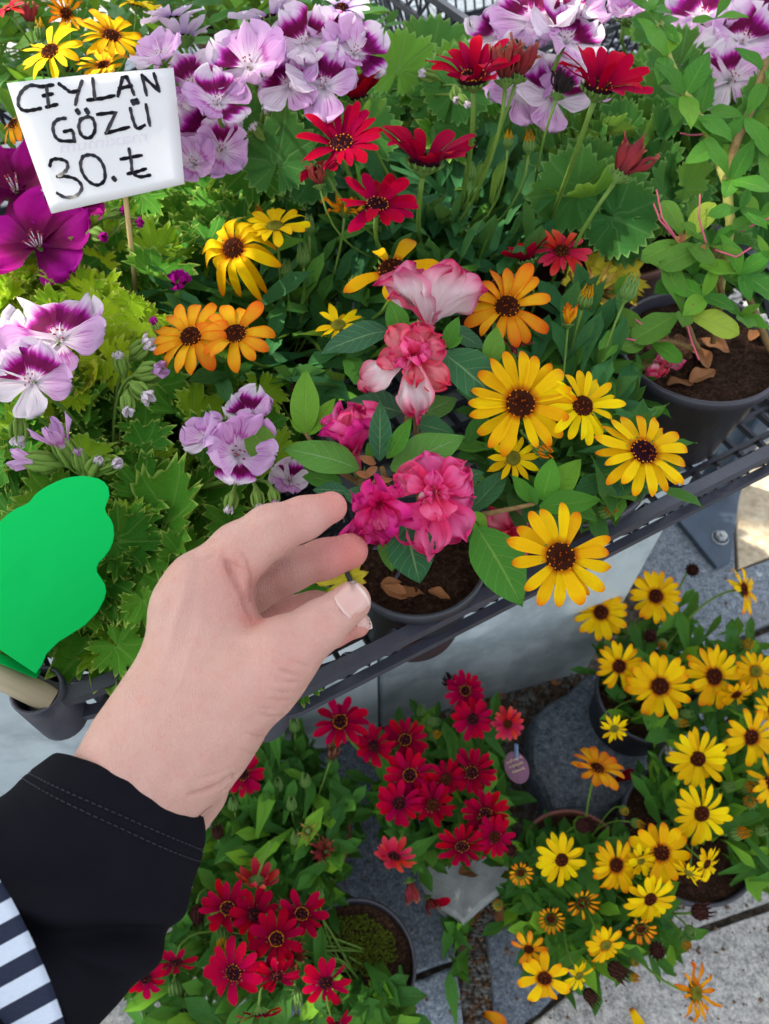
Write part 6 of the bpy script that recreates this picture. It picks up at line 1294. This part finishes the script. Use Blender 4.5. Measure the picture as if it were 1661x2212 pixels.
# left and right outline of the sleeve, from the cuff up, with the distance of its middle
EDGES = [((163, 1570), (398, 1808), .367), ((128, 1592), (408, 1845), .366), ((92, 1625), (408, 1890), .364), ((50, 1672), (395, 1945), .361), ((0, 1722), (372, 2008), .356), ((-70, 1790), (322, 2092), .348), ((-160, 1880), (250, 2178), .338), ((-290, 2010), (130, 2320), .322), ((-480, 2200), (-40, 2530), .30), ((-700, 2430), (-240, 2780), .28)]
def sleeve():
    ST = []
    for L, R, d in EDGES:
        a, b = WD(*L, d), WD(*R, d); ST.append(((a+b)/2, (b-a).length/2))
    n = 96; NS = 150; cum = [0.0]
    for i in range(len(ST)-1): cum.append(cum[-1] + (ST[i+1][0]-ST[i][0]).length)
    def at(x):
        x = min(max(x, 0), cum[-1]-1e-6); i = max(k for k in range(len(cum)-1) if cum[k] <= x); f = (x-cum[i])/(cum[i+1]-cum[i])
        g = [ST[max(0, min(len(ST)-1, i+k))] for k in (-1, 0, 1, 2)]
        cr = lambda p: (p[1]*2 + (p[2]-p[0])*f + (p[0]*2-p[1]*5+p[2]*4-p[3])*(f*f) + (p[1]*3-p[0]-p[2]*3+p[3])*(f**3))*.5
        return cr([q[0] for q in g]), cr([q[1] for q in g])
    xs = [.030, .018, .008, .002, .0004] + [.0008, .002, .004] + [.006 + .001*k for k in range(34)] + [.040 + (cum[-1]-.040)*k/NS for k in range(NS+1)]
    rows = []; V, U = [], []
    for j, x in enumerate(xs):
        p, rr = at(x); T = (at(x+.006)[0] - at(x-.006)[0]).normalized(); s = T.cross(-CF).normalized(); w = s.cross(T).normalized()
        if w.dot(-CF) < 0: w = -w
        if s.dot(CR) < 0: s = -s
        inner = j < 5; rr -= .0022 if inner else (.0008 if j == 5 else 0); e = min(1, max(0, (x-.024)/.03)); bow = -.012*max(0, 1 - x/.06)
        for k in range(n):
            a = 2*math.pi*k/n; f = 0                          # a = 0 right edge, pi/2 towards the viewer
            if not inner:
                f -= .0009*math.exp(-((x-.0150)/.0009)**2) + .0007*math.exp(-((x-.0190)/.0009)**2)
                f += .0006*math.sin(a*5+x*60)*math.sin(x*150+a)
                for (x0, sl, am, wd, a0, sp) in ((.052, .016, -.0075, .0045, .9, 1.0), (.080, .024, -.0080, .005, 1.9, .9), (.100, -.020, -.0065, .005, .7, .8), (.125, .020, -.0075, .006, 1.5, 1.2), (.165, -.018, -.007, .007, 1.2, 1.2), (.066, -.022, -.005, .004, 2.3, .7)):
                    da = (a - a0 + math.pi) % (2*math.pi) - math.pi
                    q = (x - x0 - sl*da - .008*da*da)/wd; f += 1.5*e*am*math.exp(-(da/sp)**2)*(math.exp(-q*q) - .75*math.exp(-((q+2.1)/1.3)**2) - .55*math.exp(-((q-2.1)/1.4)**2))
                f += .0018*e*math.sin(x*60 + a*2)
            V.append(tuple(p + s*(rr+f)*math.cos(a) + w*(rr*.88+f)*math.sin(a) + T*bow*math.sin(a))); U.append((k/n, x*4))
    F = [(j*n+k, (j+1)*n+k, (j+1)*n+(k+1) % n, j*n+(k+1) % n) for j in range(len(xs)-1) for k in range(n)]
    return V, F, U, n, xs
V, F, U, n_, xs_ = sleeve(); SLV = np.array(V).reshape(-1, n_, 3)
slv = link('sleeve', mesh('sleeve', V, F, CLOTH, U), PERSON, Matrix(), True)
mb = MB()
for xr in (.0150, .0190):
    row = min(range(len(xs_)), key=lambda i: abs(xs_[i]-xr) + (9 if i < 5 else 0)); c = Vector(SLV[row].mean(0)); a = 0
    def pt(x):
        i = int(x) % n_; g = x - int(x); q = Vector(SLV[row, i]*(1-g) + SLV[row, (i+1) % n_]*g); return q + (q-c).normalized()*.0005
    while a < n_:
        mb.tube([pt(a), pt(a+.35), pt(a+.7)], .00038, 5); a += 1.05
st_ = link('stitching', mb.build('stitching', THREAD), slv, Matrix(), True); st_['kind'] = 'stuff'
# striped top of the person, at the lower left, nearer than the sleeve
t = NT('navy_white_stripes'); u_, v_ = t.uv(); s_ = t.math('GREATER_THAN', t.math('FRACT', t.math('MULTIPLY', v_, 1.0)), .50); nz = t.noise(t.obj(), 900, 2)
c_ = t.mix(s_, t.mix(nz, (.012, .016, .036), (.022, .028, .055)), t.mix(nz, (.42, .49, .60), (.54, .60, .70))); t.bump(nz, .0004, .6); STRIPE = t.fin(c_, .9, .2)
EDG = [(-14, 1880), (0, 1902), (22, 1936), (48, 1985), (70, 2030), (92, 2080), (112, 2128), (130, 2180), (146, 2230), (160, 2300), (170, 2400)]
V, U, F = [], [], []; m = 16
for side in (0, 1):
    for j, (x, y) in enumerate(EDG):
        for i in range(m):
            q = i/(m-1); px, py = x - q*320, y + q*210; dd = .285 - .006*math.sin(q*3.0) + .018*q + side*.0025
            V.append(tuple(WD(px, py, dd))); U.append((q, (py + .55*px)/ 91.0 - 20.95))
nE = len(EDG); F = [(j*m+i, j*m+i+1, (j+1)*m+i+1, (j+1)*m+i) for j in range(nE-1) for i in range(m-1)]; N = nE*m
F += [tuple(q+N for q in f[::-1]) for f in F]; F += [(j*m, (j+1)*m, (j+1)*m+N, j*m+N) for j in range(nE-1)] + [(i+1, i, i+N, i+1+N) for i in range(m-1)]
link('striped_top', mesh('striped_top', V, F, STRIPE, U), PERSON, Matrix(), True)
# ------------------------------------------------------------------ the tree added out of view, its crown shaped to shade the stall
SUN_GAPS = [([(-60, 560), (330, 600), (340, 700), (300, 760), (200, 800), (80, 900), (-60, 900)], .68), ([(-60, -60), (330, -60), (300, 90), (260, 170), (40, 180), (-60, 200)], .78), ([(500, -60), (800, -60), (760, 40), (640, 120), (560, 80)], .80), ([(1480, 1240), (1520, 1120), (1560, 1060), (1760, 1000), (1760, 1200), (1620, 1230)], 0),  # places where sun is let through by gaps left in the crown
         ]
OCCLUDER_D = 4.2; sx = SUN_DIR.orthogonal().normalized(); sy = SUN_DIR.cross(sx)
polys = [[((W(x, y, z)).dot(sx), (W(x, y, z)).dot(sy)) for x, y in P] for P, z in SUN_GAPS]
lo = [W(-200, 2500, .3), W(1860, 2500, .3), W(-500, -300, .7), W(2200, -300, .7)]; cx_ = sum(p.dot(sx) for p in lo)/4; cy_ = sum(p.dot(sy) for p in lo)/4
base_c = SUN_DIR*OCCLUDER_D + sx*cx_ + sy*cy_
occluder = thing('occluder', 'added unseen tree behind the stall, its crown shading the flowers', 'occluder', (base_c.x - 1.2, base_c.y + .9, -.02))
BARK = plain('bark', (.10, .075, .055), .9, .2, .35, 25, bump=.006)
tb = Vector(occluder.location); cen = base_c + SUN_DIR*.3
v, f, uv = tube([tb, tb + Vector((.05, -.03, 1.4)), tb.lerp(cen, .5) + Vector((0, 0, .7)), cen + Vector((0, 0, .35))], [.16, .13, .09, .03], 14); link('trunk', mesh('trunk', v, f, BARK, uv), occluder, Matrix(), True)
mb = MB(); r = random.Random(17)
for k in range(9):
    a = r.uniform(0, 6.28); e = cen + sx*math.cos(a)*r.uniform(.5, 1.2) + sy*math.sin(a)*r.uniform(.5, 1.2) + Vector((0, 0, r.uniform(.3, .5))); mb.tube([tb.lerp(cen, .5) + Vector((0, 0, .7)), (tb.lerp(cen, .6)).lerp(e, .5) + Vector((0, 0, .55)), e], [.05, .03, .01], 7)
link('branches', mb.build('branches', BARK), occluder, Matrix(), True)
TLEAF = leaf_mat('occluder_leaf', (.025, .075, .015), (.06, .13, .025), rough=.5)
V, F, U, c = [], [], [], 0
for i in range(15000):
    ang, q = r.uniform(0, 6.28), math.sqrt(r.random())*1.95*(1 + .12*math.sin(7*i)); a, b = cx_ + q*math.cos(ang), cy_ + q*math.sin(ang)
    if i > 13200: a, b = cx_ + r.uniform(-.62, -.05), cy_ + r.uniform(-.62, -.30)  # extra leaves added to keep the sun off the hand
    s = r.uniform(.05, .085); th = r.uniform(0, 6.28); h = s*.42; ca, sa = math.cos(th)*h, math.sin(th)*h
    if any(inpoly(a + dx, b + dy, P) for P in polys for dx, dy in ((0, 0), (ca, sa), (-ca, -sa), (sa*.4, -ca*.4), (-sa*.4, ca*.4))): continue
    p = sx*a + sy*b + SUN_DIR*(OCCLUDER_D + r.uniform(-.25, .45)); ax = sx*math.cos(th) + sy*math.sin(th); nz_ = SUN_DIR + Vector((r.gauss(0, .3), r.gauss(0, .3), r.gauss(0, .3)))
    m4 = np.array(frame(p - ax*s*.5, ax, nz_, s)); pv = np.array([(0, 0, 0), (.3, .3, .03), (.3, -.3, .03), (.7, .27, .02), (.7, -.27, .02), (1, 0, -.08), (.3, 0, 0), (.7, 0, 0)])
    V.append(pv @ m4[:3, :3].T + m4[:3, 3]); F += [tuple(k+c for k in g) for g in ((0, 6, 1), (0, 2, 6), (1, 6, 7, 3), (6, 2, 4, 7), (3, 7, 5), (7, 4, 5))]; U.append(np.array([(.5, 0), (1, .3), (0, .3), (1, .7), (0, .7), (.5, 1), (.5, .3), (.5, .7)])); c += 8
o = link('crown', mesh('crown', np.vstack(V), F, TLEAF, np.vstack(U)), occluder, Matrix(), True); o['kind'] = 'stuff'
for o in list(bpy.data.objects):
    if '_base' in o: del o['_base']
bpy.context.view_layer.update()
